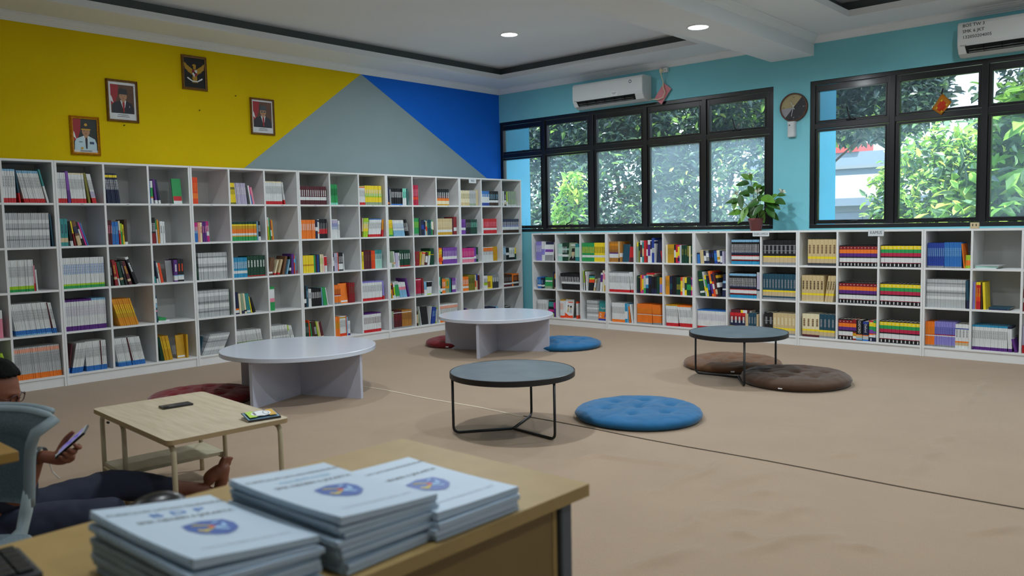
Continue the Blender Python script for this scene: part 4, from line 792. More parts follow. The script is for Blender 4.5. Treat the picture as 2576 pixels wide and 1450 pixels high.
# paper signs on shelf edges
def sign(label, s_, x, y, z, w_, h_, rz, size):
    o = obj('paper_sign', B(-w_/2, w_/2, -.0012, 0, -h_, 0), mat('laminated paper', 'd3d9dc', .3, vary=.02), loc=(x, y, z), rot=(R(-3), 0, rz)); tag(o, label, 'sign')
    text('lettering', s_, size, MC['darkgrey'], o, (0, -.0018, -h_*.52), (R(90), 0, 0), sx=.82)
sign('white paper sign reading ENSIKLOPEDIA on the low bookcase below the plant', 'ENSIKLOPEDIA', 4.14, RY-.002, 1.189, .186, .050, 0, .030)
sign('white paper sign reading KAMUS on the top edge of the low bookcase', 'KAMUS', 5.32, RY-.002, 1.203, .146, .068, 0, .042)
sign('white paper sign reading FIKSI on the tall corner bookcase', 'FIKSI', LX+.002, -1.04, 1.925, .134, .060, R(90), .036)
# thin paper strips with shelf codes
for k, (x, z) in enumerate([(1.10, 1.186), (1.49, 1.186), (1.90, 1.186), (2.31, 1.186), (2.71, 1.186), (3.10, 1.186), (3.52, 1.186)]):
    o = obj('shelf_label', B(-.013, .013, -.0006, 0, -.0025, .0025), MC['darkgrey'], loc=(x, RY-.0001, z)); tag(o, 'tiny dark label strip on the top edge of a low bookcase', 'shelf label', 'tiny label strips on the low bookcase tops')
for k in range(15):
    u_, c = divmod(k, 3); y = -(LE+(6-(u_+1))*LW)+.018+.19+c*.394
    o = obj('shelf_label', B(-.013, .013, -.0006, 0, -.0022, .0022), MC['grey'], loc=(LX+.0001-.002, y, ZB+4*P_), rot=(0, 0, R(90))); tag(o, 'tiny label strip on a shelf edge under the top row of tall bookcases', 'shelf label', 'tiny label strips on the tall bookcase shelves')
# outlet block on the right bookcase
t = thing('extension_socket', 'beige double socket block standing on the rightmost low bookcase', 'socket block', (6.145, -.30, ZB+3*P_+.0005))
obj('block', B(-.036, .036, 0, .03, 0, .055), mat('beige plastic', 'c6b48a', .5), t, bevel=.004)
for x in (-.014, .014): obj('slot', B(x-.004, x+.004, -.0008, .001, .022, .042), MC['black'], t)
# ------------------------------------------------------------------ potted plant
m_leaf = mat('glossy plant leaf', '2f5a1e', .35, vary=.35, scale=14, coat=.2); m_leafl = mat('light plant leaf', '5d8f2c', .4, vary=.25, scale=14)
m_petal = mat('white silk petal', 'dfe3cf', .6, vary=.05); m_stem = mat('plant stem', '4a4a2a', .6)
px_, py_, pz_ = 3.985, -.21, ZB+3*P_+.0005
t = thing('potted_plant', 'leafy artificial plant with white flowers in a red-brown pot on the low bookcase', 'potted plant', (px_, py_, pz_))
obj('pot', lathe(bmesh.new(), [(.0001, 0), (.058, 0), (.076, .108), (.083, .110), (.085, .138), (.080, .138), (.074, .112), (.070, .112), (.0001, .110)], 40), mat('red brown plastic pot', '7a3a38', .45), t, smooth=True)
obj('soil', lathe(bmesh.new(), [(.0001, .112), (.070, .114), (.071, .110)], 24), mat('dark soil', '2b2119', .95, bump=.6), t)
def leaf(bm, base, d, L, w_, droop=.25, mi=0):
    d = d.normalized(); nn = Vector((.25, -1, .75)); side = d.cross(nn); side = side.normalized() if side.length > .05 else Vector((1, 0, 0)); nrm = side.cross(d)
    n = 7; rows = []
    for i in range(n+1):
        s = i/n; p = base+d*L*s+Vector((0, 0, -droop*L*s*s)); wd = w_*math.sin(PI*min(1, s**.8*.97+.015))**.8
        rows.append([bm.verts.new(p-side*wd+nrm*wd*.28), bm.verts.new(p), bm.verts.new(p+side*wd+nrm*wd*.28)])
    for i in range(n):
        for k in (0, 1): f = bm.faces.new((rows[i][k], rows[i][k+1], rows[i+1][k+1], rows[i+1][k])); f.material_index = mi; f.smooth = True
rr = random.Random(4)
stems = bmesh.new(); leaves = bmesh.new()
def wp(u, v, dy=0.): # point over the shelf seen at pixel (u, v)
    d = ray(u, v); k = (py_+dy-CAM.y)/d.y; return CAM+d*k-Vector((px_, py_, pz_))
root = Vector((0, 0, .11)); tips = [(1888, 440, 0), (1856, 492, -.03), (1905, 478, -.05), (1962, 488, .04), (1850, 525, .05), (1930, 515, -.08), (1898, 470, .05), (1945, 530, -.05), (1870, 540, -.09)]
for u, v, dy in tips:
    e = wp(u, v, dy); m_ = root.lerp(e, .5)+Vector((0, 0, .03 if abs(e.x) > .06 else 0)); tube(stems, [root+Vector((e.x*.05, 0, 0)), m_, e], [.005, .004, .002], 6)
LV = [(1885, 452, -.8, .9, .10), (1888, 455, .5, 1, .10), (1885, 463, -1, .15, .13), (1893, 472, .8, .5, .10), (1888, 485, -1, .1, .12), (1850, 500, .1, -.9, .10), (1858, 505, -1, .05, .12), (1862, 490, .2, -1, .11), (1905, 500, -.5, -.9, .12), (1912, 490, .4, .7, .12),
      (1885, 495, -.7, .5, .11), (1900, 505, .9, .3, .15), (1915, 498, 1, -.1, .16), (1925, 505, 1, -.35, .16), (1940, 500, .8, .5, .09), (1948, 505, 1, -.1, .13), (1930, 520, .6, -.5, .13), (1910, 525, .3, -.8, .12), (1890, 510, .2, -.9, .14), (1880, 520, -.2, -.9, .13), (1900, 515, 0, -1, .11),
      (1868, 535, -1, .1, .13), (1875, 545, -.8, -.5, .09), (1930, 532, 1, -.5, .12), (1895, 488, -.2, .6, .11), (1902, 482, .7, .7, .12), (1955, 492, .6, .1, .08), (1872, 528, .4, -.4, .10), (1910, 510, -.9, -.2, .12), (1920, 515, -.5, -.6, .12)]
for i, (u, v, dx, dz, L) in enumerate(LV):
    dy = rr.uniform(-.08, .05); b = wp(u, v, dy); leaf(leaves, b, Vector((dx, rr.uniform(-.7, .2), dz)), L*rr.uniform(1.15, 1.35), L*.33, .2, 1 if i in (0, 1, 5, 10, 21, 22, 14) or rr.random() < .15 else 0)
obj('stem', stems, m_stem, t, smooth=True); obj('leaves', leaves, [m_leaf, m_leafl], t)
for u, v, ax in ((1886, 442, (.1, -.2, 1)), (1853, 487, (-.5, -.2, .8)), (1906, 482, (.1, -.5, .8)), (1966, 483, (.5, -.1, .8))):
    c = wp(u, v, -.02); q = Vector(ax).to_track_quat('Z', 'Y').to_matrix().to_4x4(); bm = bmesh.new(); n = 40; rings = []
    for r_, z in ((.004, -.035), (.010, -.02), (.018, 0), (.030, .012), (.040, .014)):
        rings.append([bm.verts.new(q @ Vector((r_*(1+.22*math.cos(5*a)*(r_ > .02))*math.cos(a), r_*(1+.22*math.cos(5*a)*(r_ > .02))*math.sin(a), z+.006*math.sin(5*a+1)*(r_ > .02)))+c) for a in [2*PI*k/n for k in range(n)]])
    for i in range(4):
        for k in range(n): bm.faces.new((rings[i][k], rings[i][(k+1) % n], rings[i+1][(k+1) % n], rings[i+1][k]))
    fo = obj('flower', bm, m_petal, t, smooth=True)
    bm = bmesh.new()
    for k in range(4): a = k*1.6; tube(bm, [c, c+q.to_3x3() @ Vector((.008*math.cos(a), .008*math.sin(a), .03))], [.001, .0022], 5)
    obj('stamen', bm, MC['brown'], fo)
# ------------------------------------------------------------------ tables
m_wt = mat('white laminate tabletop', 'ccd3e0', .25, vary=.01, coat=.35); m_wp = mat('white laminate panel', 'bcbecd', .4, vary=.015)
def white_table(label, cx, cy, th):
    t = thing('round_table', label, 'round table', (cx, cy, 0), th, 'low white round tables')
    obj('tabletop', lathe(bmesh.new(), [(.0001, .348), (.598, .348), (.602, .351), (.602, .380), (.598, .383), (.0001, .383)], 128), m_wt, t)
    h = .575; obj('base_panel', B(-h, h, -.015, .015, .0, .347), m_wp, t, bevel=.001); obj('base_panel', B(-.014, .014, .0155, h, .0, .347), m_wp, t, bevel=.001); obj('base_panel', B(-.014, .014, -h, -.0155, .0, .347), m_wp, t, bevel=.001)
white_table('low white round table with cross base, nearer the left bookcases', 2.435, -5.044, .336)
white_table('low white round table with cross base, in front of the room corner', 2.151, -2.446, .421)
m_slate = mat('grey stone tabletop', '59656b', .45, vary=.25, scale=5, bump=.05, dark='46525a'); m_blk = mat('black powder coated steel', '15161a', .4)
def grey_table(label, cx, cy, th, z=.389):
    t = thing('side_table', label, 'side table', (cx, cy, 0), th, 'grey topped three-legged tables')
    obj('tabletop', lathe(bmesh.new(), [(.0001, z-.001), (.392, z-.001), (.392, z-.004), (.0001, z-.004)], 96), m_slate, t)
    obj('rim', lathe(bmesh.new(), [(.392, z-.002), (.396, z+.001), (.40, z-.001), (.40, z-.034), (.396, z-.036), (.0001, z-.036), (.0001, z-.006), (.392, z-.006)], 96), m_blk, t)
    for k in range(3):
        a = k*2*PI/3; c_, s_ = math.cos(a), math.sin(a); r_ = .385
        pts = [(r_*c_, r_*s_, z-.036)]+arc((r_*c_, r_*s_, z-.04), (r_*c_, r_*s_, .009), (0, 0, .009), .04, 6)+[(.006*c_, .006*s_, .009)]
        obj('leg', tube(bmesh.new(), pts, .0085, 12), m_blk, t, smooth=True)
grey_table('round grey-topped three-legged table in front of the blue cushion', 4.550, -4.865, -2.2186)
grey_table('round grey-topped three-legged table standing over the brown cushions', 4.885, -2.425, -3.08, .392)
# cushions
def cushion(label, cx, cy, r_, h, col, seed, rz=0, tagang=None, lift=0.):
    m_ = mat(col+' velvet', {'blue': '135d8b', 'brown': '4a3322', 'tan brown': '6d4b30', 'red': '74101b'}[col], .85, vary=.12, scale=8, sheen=.35, bump=.15, bscale=30)
    t = thing('floor_cushion', label, 'cushion', (cx, cy, lift), rz)
    bm = bmesh.new(); nr, na = 40, 144; rnd = random.Random(seed)
    tufts = [(0, 0)]+[(.52*math.cos(2*PI*k/6+seed), .52*math.sin(2*PI*k/6+seed)) for k in range(6)]
    def zt(x, y):
        q = math.hypot(x, y); e = max(0, 1-q**5)**.5
        ds = sorted(math.hypot(x-a, y-b) for a, b in tufts); d0, d1 = ds[0], ds[1]
        dip = .42*math.exp(-(d0/.07)**2)+.26*math.exp(-(d0/.19)**2)
        cre = .16*math.exp(-((d1-d0)/.05)**2)*0+.20*math.exp(-(abs(noise.noise(Vector((x*2.6+seed, y*2.6, 1))))/.09)**2)*.5
        wr = .08*noise.noise(Vector((x*3, y*3, seed)))+.02*noise.noise(Vector((x*14, y*14, seed)))
        rad = .02*math.cos(26*math.atan2(y, x)+4*noise.noise(Vector((x*3, y*3, 2))))*max(0, q-.55)
        return h*(.38+.62*e*(1-dip-cre+wr))+h*rad*1.6 if q < .999 else h*.38
    top = [[bm.verts.new((0, 0, zt(0, 0)))]]+[[bm.verts.new((r_*(i/nr)*(1+.012*math.sin(3*a+seed)*(i/nr))*math.cos(a), r_*(i/nr)*(1+.012*math.sin(3*a+seed)*(i/nr))*math.sin(a), zt(i/nr*math.cos(a), i/nr*math.sin(a)))) for a in [2*PI*k/na for k in range(na)]] for i in range(1, nr+1)]
    low = [bm.verts.new((v.co.x*.965, v.co.y*.965, h*.10)) for v in top[-1]]; flr = [bm.verts.new((v.co.x*.90, v.co.y*.90, 0.0005)) for v in top[-1]]
    for k in range(na): bm.faces.new((top[0][0], top[1][k], top[1][(k+1) % na]))
    for ra, rb in list(zip(top[1:], top[2:]))+[(top[-1], low), (low, flr)]:
        for k in range(na): bm.faces.new((ra[k], rb[k], rb[(k+1) % na], ra[(k+1) % na]))
    bm.faces.new(flr[::-1]); bmesh.ops.recalc_face_normals(bm, faces=bm.faces)
    obj('pad', bm, m_, t, smooth=True)
    if tagang is not None:
        a = R(tagang)-rz; obj('care_label', B(-.016, .016, -.0008, .0008, 0, .022), MC['white'], t, (r_*1.0*math.cos(a), r_*1.0*math.sin(a), h*.22), (R(-25), 0, a+R(90)))
cushion('round tufted blue velvet cushion beside the near grey table', 4.992, -4.085, .428, .085, 'blue', 3)
cushion('round tufted blue velvet cushion behind the far white table', 2.58, -1.85, .40, .085, 'blue', 5)
cushion('round light brown tufted cushion under the grey table, lying behind the darker one', 4.575, -1.93, .432, .085, 'tan brown', 7, tagang=-62)
cushion('round dark brown tufted cushion in front, right of the grey table', 5.335, -2.33, .43, .10, 'brown', 11, tagang=-82)
cushion('dark red round cushion left of the far white table', 1.50, -2.42, .33, .085, 'red', 13, tagang=-60)
cushion('dark red cushion behind the wooden table at the near white table', 2.02, -5.66, .40, .085, 'red', 17)
# ------------------------------------------------------------------ low wooden table
def wood(name, a, b, st=(1, 12, 1), rough=.5): return mat(name, a, rough, scale=2.2, stretch=st, dark=b)
m_oak = wood('pale oak laminate', 'c9bba2', 'b5a78c', (2, 16, 1)); m_edge = mat('oak edge band', 'a08a66', .5); m_crm = mat('cream painted steel', 'b7ad90', .4); m_under = wood('pale grey oak shelf', 'b3ad94', 'a39c84', (2, 14, 1))
WT_ = (4.210, -6.852, -.0663); a_, b_ = .4767, .2845; WZ = .43
t = thing('coffee_table', 'low rectangular pale oak table on cream steel legs beside the seated person', 'coffee table', (WT_[0], WT_[1], 0), WT_[2])
def rrect(a, b, r_, n=6):
    return [(sx*(a-r_)+r_*math.cos(t0+PI/2*k/n), sy*(b-r_)+r_*math.sin(t0+PI/2*k/n)) for sx, sy, t0 in ((1, 1, 0), (-1, 1, PI/2), (-1, -1, PI), (1, -1, 3*PI/2)) for k in range(n+1)]
bm = prism(bmesh.new(), rrect(a_, b_, .028), 2, WZ-.022, WZ)
for f in bm.faces: f.material_index = 1 if abs(f.normal.z) < .5 else 0
obj('tabletop', bm, [m_oak, m_edge], t, bevel=.0015)
def bent(x, y, sx, sy, nm='leg'):
    zt = WZ-.034
    pts = [(x, y, .0)]+arc((x, y, .02), (x, y, zt), (x+sx, y+sy, zt), .045, 6)+[(x+sx*.5, y+sy*.5, zt)]
    obj(nm, tube(bmesh.new(), pts, .0115, 12), m_crm, t, smooth=True)
for sy in (-1, 1):
    y = sy*(b_-.035); bent(-a_+.03, y, .12, 0); bent(a_-.03, y, -.12, 0); bent(-a_+.33, y, -.09, 0)
    obj('rail', tube(bmesh.new(), [(-a_+.09, y, WZ-.034), (a_-.09, y, WZ-.034)], .0115, 12), m_crm, t)
    obj('foot_bar', tube(bmesh.new(), [(-a_+.03, y, .128), (-a_+.33, y, .128)], .009, 10), m_crm, t)
obj('lower_shelf', B(-a_+.045, -a_+.315, -b_+.03, b_-.03, .142, .158), m_under, t)
for sx in (-1, 1): obj('bolt', tube(bmesh.new(), [(-a_+.06, sx*(b_-.05), WZ-.07), (-a_+.075, sx*(b_-.05), WZ-.07)], .006, 8), MC['darkgrey'], t)
t = thing('smartphone', 'black smartphone lying face down on the low oak table', 'phone', (4.018, -6.815, WZ+.0008), R(84))
obj('body', B(-.075, .075, -.038, .038, 0, .009), mat('black phone glass', '121317', .15, coat=.5), t, bevel=.004, seg=3); obj('camera', B(-.066, -.045, -.03, -.006, .009, .0105), MC['black'], t)
t = thing('booklet', 'small ornate booklet with green and white cover, slightly open on the oak table', 'booklet', (4.605, -6.690, WZ+.0008), R(78))
obj('pages', B(-.075, .075, -.05, .052, 0, .006), M_PAGES, t)
bm = bmesh.new(); lay0 = [0.]
def Pc(x0, x1, y0, y1, mi, poly=None):
    lay0[0] += .0002; face(bm, [(x, y, lay0[0]) for x, y in (poly or [(x0, y0), (x1, y0), (x1, y1), (x0, y1)])], mi)
Pc(-.077, .077, 0, .105, 0); Pc(-.072, .072, .006, .099, 1); Pc(-.068, .068, .010, .095, 5)
for k in range(16): x = -.066+k*.0088; Pc(x, x+.004, .007, .010, 5); Pc(x, x+.004, .095, .098, 5)
Pc(-.064, -.028, .014, .091, 2); Pc(.03, .064, .014, .091, 4); Pc(0, 0, 0, 0, 3, ell(.0, .052, .046, .034, 24)); Pc(-.02, .0, .02, .024, 0); Pc(0, 0, 0, 0, 5, ell(.022, .052, .014, .022, 16)); Pc(0, 0, 0, 0, 3, ell(.022, .052, .011, .018, 16))
for k in range(3): Pc(-.036, -.026, .036+k*.013, .044+k*.013, 0)
obj('cover', bm, [MC['black'], MC['sky'], MC['lime'], MC['white'], MC['gold'], MC['darkteal']], t, (0, -.053, .0085), (R(9), 0, 0))
obj('cover_board', B(-.077, .077, 0, .105, -.002, 0), MC['black'], t, (0, -.053, .0085), (R(9), 0, 0)); obj('spine', B(-.077, .077, -.055, -.053, 0, .0085), MC['black'], t)
# ------------------------------------------------------------------ desk in the foreground
m_desk = wood('light maple desk', 'c4b78e', 'b6a77c', (8, 1, 1), .42); m_desk2 = mat('maple edge band', '9d8350', .5); m_mod = wood('maple modesty panel', '7d663a', '6c5730', (6, 1, 1)); m_steel = mat('grey steel desk leg', '56616a', .4, metal=.4)
DZ = .75; DX0, DX1, DY1, DY0 = 6.366, 6.985, -7.318, -9.1
t = thing('desk', 'maple desk with grey steel legs in the foreground carrying notebook stacks', 'desk', (DX0, DY0, 0))
bm = B(0, DX1-DX0, 0, DY1-DY0, DZ-.028, DZ)
for f in bm.faces: f.material_index = 1 if abs(f.normal.z) < .5 else 0
obj('desktop', bm, [m_desk, m_desk2], t, bevel=.0015)
obj('side_panel', B(DX1-DX0-.055, DX1-DX0-.037, .06, DY1-DY0-.085, .12, DZ-.029), m_mod, t); obj('panel_edge', B(DX1-DX0-.058, DX1-DX0-.036, DY1-DY0-.084, DY1-DY0-.07, .12, DZ-.029), m_desk2, t)
for x in (.03, DX1-DX0-.07):
    for y in (DY1-DY0-.066, .03): obj('leg', B(x, x+.045, y, y+.035, 0, DZ-.029), m_steel, t, bevel=.004)
for y in (DY1-DY0-.066, .03): obj('leg_rail', B(.076, DX1-DX0-.071, y+.004, y+.031, DZ-.06, DZ-.03), m_steel, t)
# spiral-bound notebooks
m_cov = mat('white plastic cover sheet', 'b3c7d8', .42, vary=.01, coat=.12); m_pg = mat('notebook page edges', 'a9b9c8', .8, vary=.15, scale=4, stretch=(2, 2, 300)); m_spi = mat('pale blue wire binding', '9fb4c2', .35, metal=.3)
NL, NW = .330, .215
def notebook(label, x, y, z, rz, tilt, t0=.0095, printed=None, curl=.0, grp=None):
    """local: x from title edge to foot, y from binding (0) to open edge; tilt lowers the open edge"""
    t = thing('spiral_notebook', label, 'notebook', (x, y, z), rz, grp)
    t.rotation_euler = (R(-tilt), 0, rz)
    bm = bmesh.new(); nx_, ny_ = 14, 10
    cz = lambda i, j: curl*((i/nx_-.5)**2*4*.4+(1-j/ny_)**2*.5)
    T = [[bm.verts.new((NL*i/nx_, NW*j/ny_, t0+cz(i, j))) for j in range(ny_+1)] for i in range(nx_+1)]; Bt = [[bm.verts.new((NL*i/nx_, NW*j/ny_, cz(i, j)*.35)) for j in range(ny_+1)] for i in range(nx_+1)]
    for i in range(nx_):
        for j in range(ny_): bm.faces.new((T[i][j], T[i+1][j], T[i+1][j+1], T[i][j+1])); bm.faces.new((Bt[i][j], Bt[i][j+1], Bt[i+1][j+1], Bt[i+1][j]))
    for i in range(nx_): bm.faces.new((Bt[i][0], Bt[i+1][0], T[i+1][0], T[i][0])).material_index = 1; bm.faces.new((T[i][ny_], T[i+1][ny_], Bt[i+1][ny_], Bt[i][ny_])).material_index = 1
    for j in range(ny_): bm.faces.new((T[0][j], T[0][j+1], Bt[0][j+1], Bt[0][j])).material_index = 1; bm.faces.new((Bt[nx_][j], Bt[nx_][j+1], T[nx_][j+1], T[nx_][j])).material_index = 1
    bmesh.ops.recalc_face_normals(bm, faces=bm.faces); obj('page_block', bm, [m_cov, m_pg], t)
    pts = []; turns = 38
    for k in range(turns*8+1):
        a = 2*PI*k/8; i_ = min(nx_, max(0, k/(turns*8)*nx_)); pts.append((.008+(NL-.016)*k/(turns*8), .001+.0052*math.cos(a), t0/2+curl*.6*((i_/nx_-.5)**2*4*.4+.5)+.0054*math.sin(a)))
    obj('spiral_binding', tube(bmesh.new(), pts, .0011, 5), m_spi, t, smooth=True)
    if printed:
        zt = lambda a, b: t0+curl*((a/NL-.5)**2*4*.4+(1-b/NW)**2*.5)+.0009
        def tx(s_, size, a, m_, sx=1.): 
            o = text('cover_lettering', s_, size, m_, t, (0, 0, 0), (0, 0, 0), sx=sx, extrude=.0)
            for v in o.data.vertices: X, Y = v.co.x, v.co.y; aa, bb = a-Y, NW/2+.006+X; v.co = (aa, bb, zt(aa, bb))
        l1, l2, l3 = printed
        tx(l1, .0145, .045, MC['black'], .93)
        if l2: tx(l2, .030 if len(l2) < 8 else .019, .075, MC['blue'] if len(l2) < 8 else MC['sky'], 1.4 if len(l2) < 8 else 1.1)
        tx(l3, .0185, .105, MC['black'], .86); tx('TAHUN PELAJARAN 2022 / 2023', .010, .285, MC['grey'], 1.1)
        bm = bmesh.new()
        def em(poly, mi, dz):
            face(bm, [(NL*.56-y_*.043, NW/2+.006+x_*.043, zt(NL*.56, NW/2)+dz+.0004) for x_, y_ in poly], mi)
        em([(-.85, .75), (-.4, .88), (0, 1), (.4, .88), (.85, .75), (.95, .1), (.78, -.5), (.35, -.9), (0, -1.05), (-.35, -.9), (-.78, -.5), (-.95, .1)], 0, .0002)
        em([(-.62, .55), (-.5, .62), (0, .2), (-.1, -.1), (-.55, -.15), (-.62, -.3), (-.2, -.28), (.12, .0), (.05, .28), (-.42, .66)], 1, .0005); em([(-.7, -.1), (-.45, -.5), (-.35, -.42), (-.55, -.02)], 1, .0006)
        em(ell(0, .05, .16, .13, 10), 2, .0008); em([(.0, -.1), (.5, -.2), (.62, .3), (.5, .32), (.42, -.02), (.05, .02)], 3, .0008); em([(-.05, -.2), (.3, -.62), (.42, -.5), (.08, -.1)], 3, .0009); em([(.2, .4), (.55, .5), (.5, .6), (.2, .52)], 3, .001)
        obj('cover_crest', bm, [mat('crest blue', '1c4fa0', .4), mat('crest yellow', 'c9b52a', .5), MC['red'], mat('crest pale blue', '9cc3e6', .5)], t)
    return t
def stack(x, y, n, pos, rz, title, curl, tmax, seed, tmpl):
    rnd = random.Random(seed); z = DZ+.001; base = None
    for k in range(n):
        tl = tmax*(k+.5)/n; jx, jy, jr = rnd.uniform(-.006, .006), rnd.uniform(-.005, .005), rnd.uniform(-.02, .02)
        if k == n-1:
            notebook(f'white spiral notebook with blue crest, topmost of the {pos} stack', x, y, z+NW*math.sin(R(tl)), rz, tl, tmpl, title, curl, None)
        else:
            lab = f'spiral notebook under the top one in the {pos} stack on the desk'
            if base is None: base = notebook(lab, x+jx, y+jy, z+NW*math.sin(R(tl)), rz+jr, tl, tmpl, grp=f'lower notebooks of the {pos} stack')
            else:
                r_ = dup(base); r_.location = (x+jx, y+jy, z+NW*math.sin(R(tl))); r_.rotation_euler = (R(-tl), 0, rz+jr)
        z += tmpl+.0006
stack(6.6206, -8.2053, 8, 'nearest', R(2.1), ('KURIKULUM SATUAN PENDIDIKAN', 'B D P', 'SMK NEGERI 6 JAKARTA'), .010, 7.3, 2, .0080)
stack(6.635, -7.9634, 9, 'middle', R(1.9), ('KURIKULUM SATUAN PENDIDIKAN', 'AKUNTANSI', 'SMK NEGERI 6 JAKARTA'), .010, 3.9, 5, .0079)
stack(6.6454, -7.7528, 4, 'farthest', R(-.4), ('KURIKULUM SATUAN PENDIDIKAN', '', 'SMK NEGERI 6 JAKARTA'), .008, .8, 8, .0105)
# mouse and keyboard on the desk
t = thing('computer_mouse', 'black glossy computer mouse behind the nearest notebook stack', 'mouse', (6.445, -8.015, DZ+.001), R(60))
bm = bmesh.new(); bmesh.ops.create_uvsphere(bm, u_segments=32, v_segments=16, radius=1)
for v in bm.verts: x, y, z = v.co; v.co = (x*.066, y*.036*(1-.12*x), max(0, z)*.048*(1+.15*x) if z > 0 else 0)
obj('shell', bm, mat('glossy black plastic', '101214', .35, coat=.15), t, smooth=True); obj('scroll_wheel', tube(bmesh.new(), [(.035, -.004, .032), (.035, .004, .032)], .008, 16), MC['darkgrey'], t)
t = thing('keyboard', 'dark grey computer keyboard at the bottom left corner of the desk', 'keyboard', (6.452, -8.262, DZ+.001), R(-4))
obj('case', B(0, .15, -.42, 0, 0, .018), mat('dark grey plastic', '2c2f33', .5), t, bevel=.004)
for i in range(5):
    for j in range(8): obj('key', B(.008+i*.027, .032+i*.027, -.034-j*.027, -.010-j*.027, .018, .026), MC['black'], t, bevel=.003)
# second desk corner at the left edge
t = thing('desk', 'corner of a second tan desk at the left edge in front of the grey chair', 'desk', (5.10, -9.4, 0))
bm = B(0, .565, 0, 1.38, .722, .75)
for f in bm.faces: f.material_index = 1 if abs(f.normal.z) < .5 else 0
obj('desktop', bm, [wood('tan desk laminate', 'a8853f', '987636', (1, 8, 1)), mat('tan desk edge', '8c6c34', .5)], t, bevel=.003)
for x, y in ((.48, .62), (.04, .05), (.48, .05)): obj('leg', B(x, x+.04, y, y+.04, 0, .721), m_steel, t)
# ------------------------------------------------------------------ grey office chair
m_sh = mat('grey chair plastic', '7f8f95', .5, vary=.05); m_mesh = mat('grey mesh fabric', '65757c', .8, vary=.2, scale=160); m_shl = mat('pale chair frame plastic', '9fb0b6', .45)
R0 = at(138, 1058, 2.66); ax = r2.copy(); ax.z = 0; ax.normalize(); cr = Vector((R0.x, R0.y, 0))-ax*.27
ch = thing('office_chair', 'grey plastic office chair with a tapering backrest in front of the seated person', 'chair', (cr.x, cr.y, 0), math.atan2(ax.y, ax.x))
bm = bmesh.new(); nu, nv = 16, 14; zt, zbm = .735, .42
def bp(u, v):      # u -1..1 across, v 0 top .. 1 bottom ; concave towards the sitter (towards the camera, -y)
    hw = .27-.055*(1-math.exp(-v*9))-.065*v; lip = .05*max(0, 1-v*7)**1.5
    return Vector((u*hw, .02-.07*u*u*(1-.4*v)+.05*v-.0+lip*.9, zt-(zt-zbm)*v-.022*u**4*(1-v)+.0))
for thick, sgn in ((0, 1),):
    g = [[bm.verts.new(bp(-1+2*i/nu, j/nv)) for j in range(nv+1)] for i in range(nu+1)]
    for i in range(nu):
        for j in range(nv): bm.faces.new((g[i][j], g[i+1][j], g[i+1][j+1], g[i][j+1]))
bmesh.ops.solidify(bm, geom=bm.faces[:], thickness=.006); obj('backrest', bm, m_mesh, ch, smooth=True)
pts = [bp(-1, 1)]+[bp(-1, 1-k/8) for k in range(1, 9)]+[bp(-1+k/8, 0) for k in range(1, 16)]+[bp(1, k/8) for k in range(0, 9)]
rad = [.018]*9+[.014]*15+[.018]*9
obj('backrest_frame', tube(bmesh.new(), [p+Vector((0, .004, 0)) for p in pts], rad, 10), m_sh, ch, smooth=True)
obj('handle_lip', tube(bmesh.new(), [bp(-1+k/8, 0)+Vector((0, .035, .006)) for k in range(1, 16)], .012, 8), m_sh, ch, smooth=True)
for s in (-1, 1):
    e = bp(s, 1); obj('back_post', tube(bmesh.new(), [bp(s, .62)+Vector((0, .01, 0)), e+Vector((-s*.01, .0, -.02)), (s*.12, .03, .33), (s*.10, -.05, .30)], [.014, .02, .02, .016], 10), m_shl, ch, smooth=True)
bm = prism(bmesh.new(), rrect(.22, .21, .06), 2, .31, .35); o = obj('seat', bm, m_mesh, ch, (0, -.24, 0), bevel=.012)
obj('gas_column', tube(bmesh.new(), [(0, -.22, .07), (0, -.22, .31)], .022, 16), m_steel, ch)
for k in range(5):
    a = 2*PI*k/5+.3; c_, s_ = math.cos(a), math.sin(a); f_ = obj('base_arm', tube(bmesh.new(), [(0, -.22, .085), (.14*c_, -.22+.14*s_, .08), (.25*c_, -.22+.25*s_, .06)], [.022, .017, .013], 8), m_shl, ch, smooth=True)
    obj('caster', tube(bmesh.new(), [(.25*c_-.012*s_, -.22+.25*s_+.012*c_, .026), (.25*c_+.012*s_, -.22+.25*s_-.012*c_, .026)], .0255, 16), m_shl, f_)
# ------------------------------------------------------------------ seated person with phone
def ev_mesh(o):
    bpy.context.view_layer.update(); me = D.meshes.new_from_object(o.evaluated_get(bpy.context.evaluated_depsgraph_get())); return me
def skin(chains, sub=2):
    """chains: lists of (point, radius); points closer than 1 mm are welded. The first point is the root."""
    me = D.meshes.new('tmp'); V = []; Rr = []; E = []
    def idx(p, r):
        for i, q in enumerate(V):
            if (Vector(q)-Vector(p)).length < .001: return i
        V.append(tuple(p)); Rr.append(r); return len(V)-1
    for c in chains:
        ids = [idx(p, r) for p, r in c]; E += [(a, b) for a, b in zip(ids, ids[1:])]
    me.from_pydata(V, E, []); o = D.objects.new('tmp', me); C.objects.link(o)
    md = o.modifiers.new('s', 'SKIN'); md.use_smooth_shade = True
    for i, sv in enumerate(me.skin_vertices[0].data): sv.radius = (Rr[i], Rr[i]) if not isinstance(Rr[i], tuple) else Rr[i]; sv.use_root = (i == 0)
    sb = o.modifiers.new('b', 'SUBSURF'); sb.levels = sub; sb.render_levels = sub
    r_ = ev_mesh(o); D.objects.remove(o); return r_
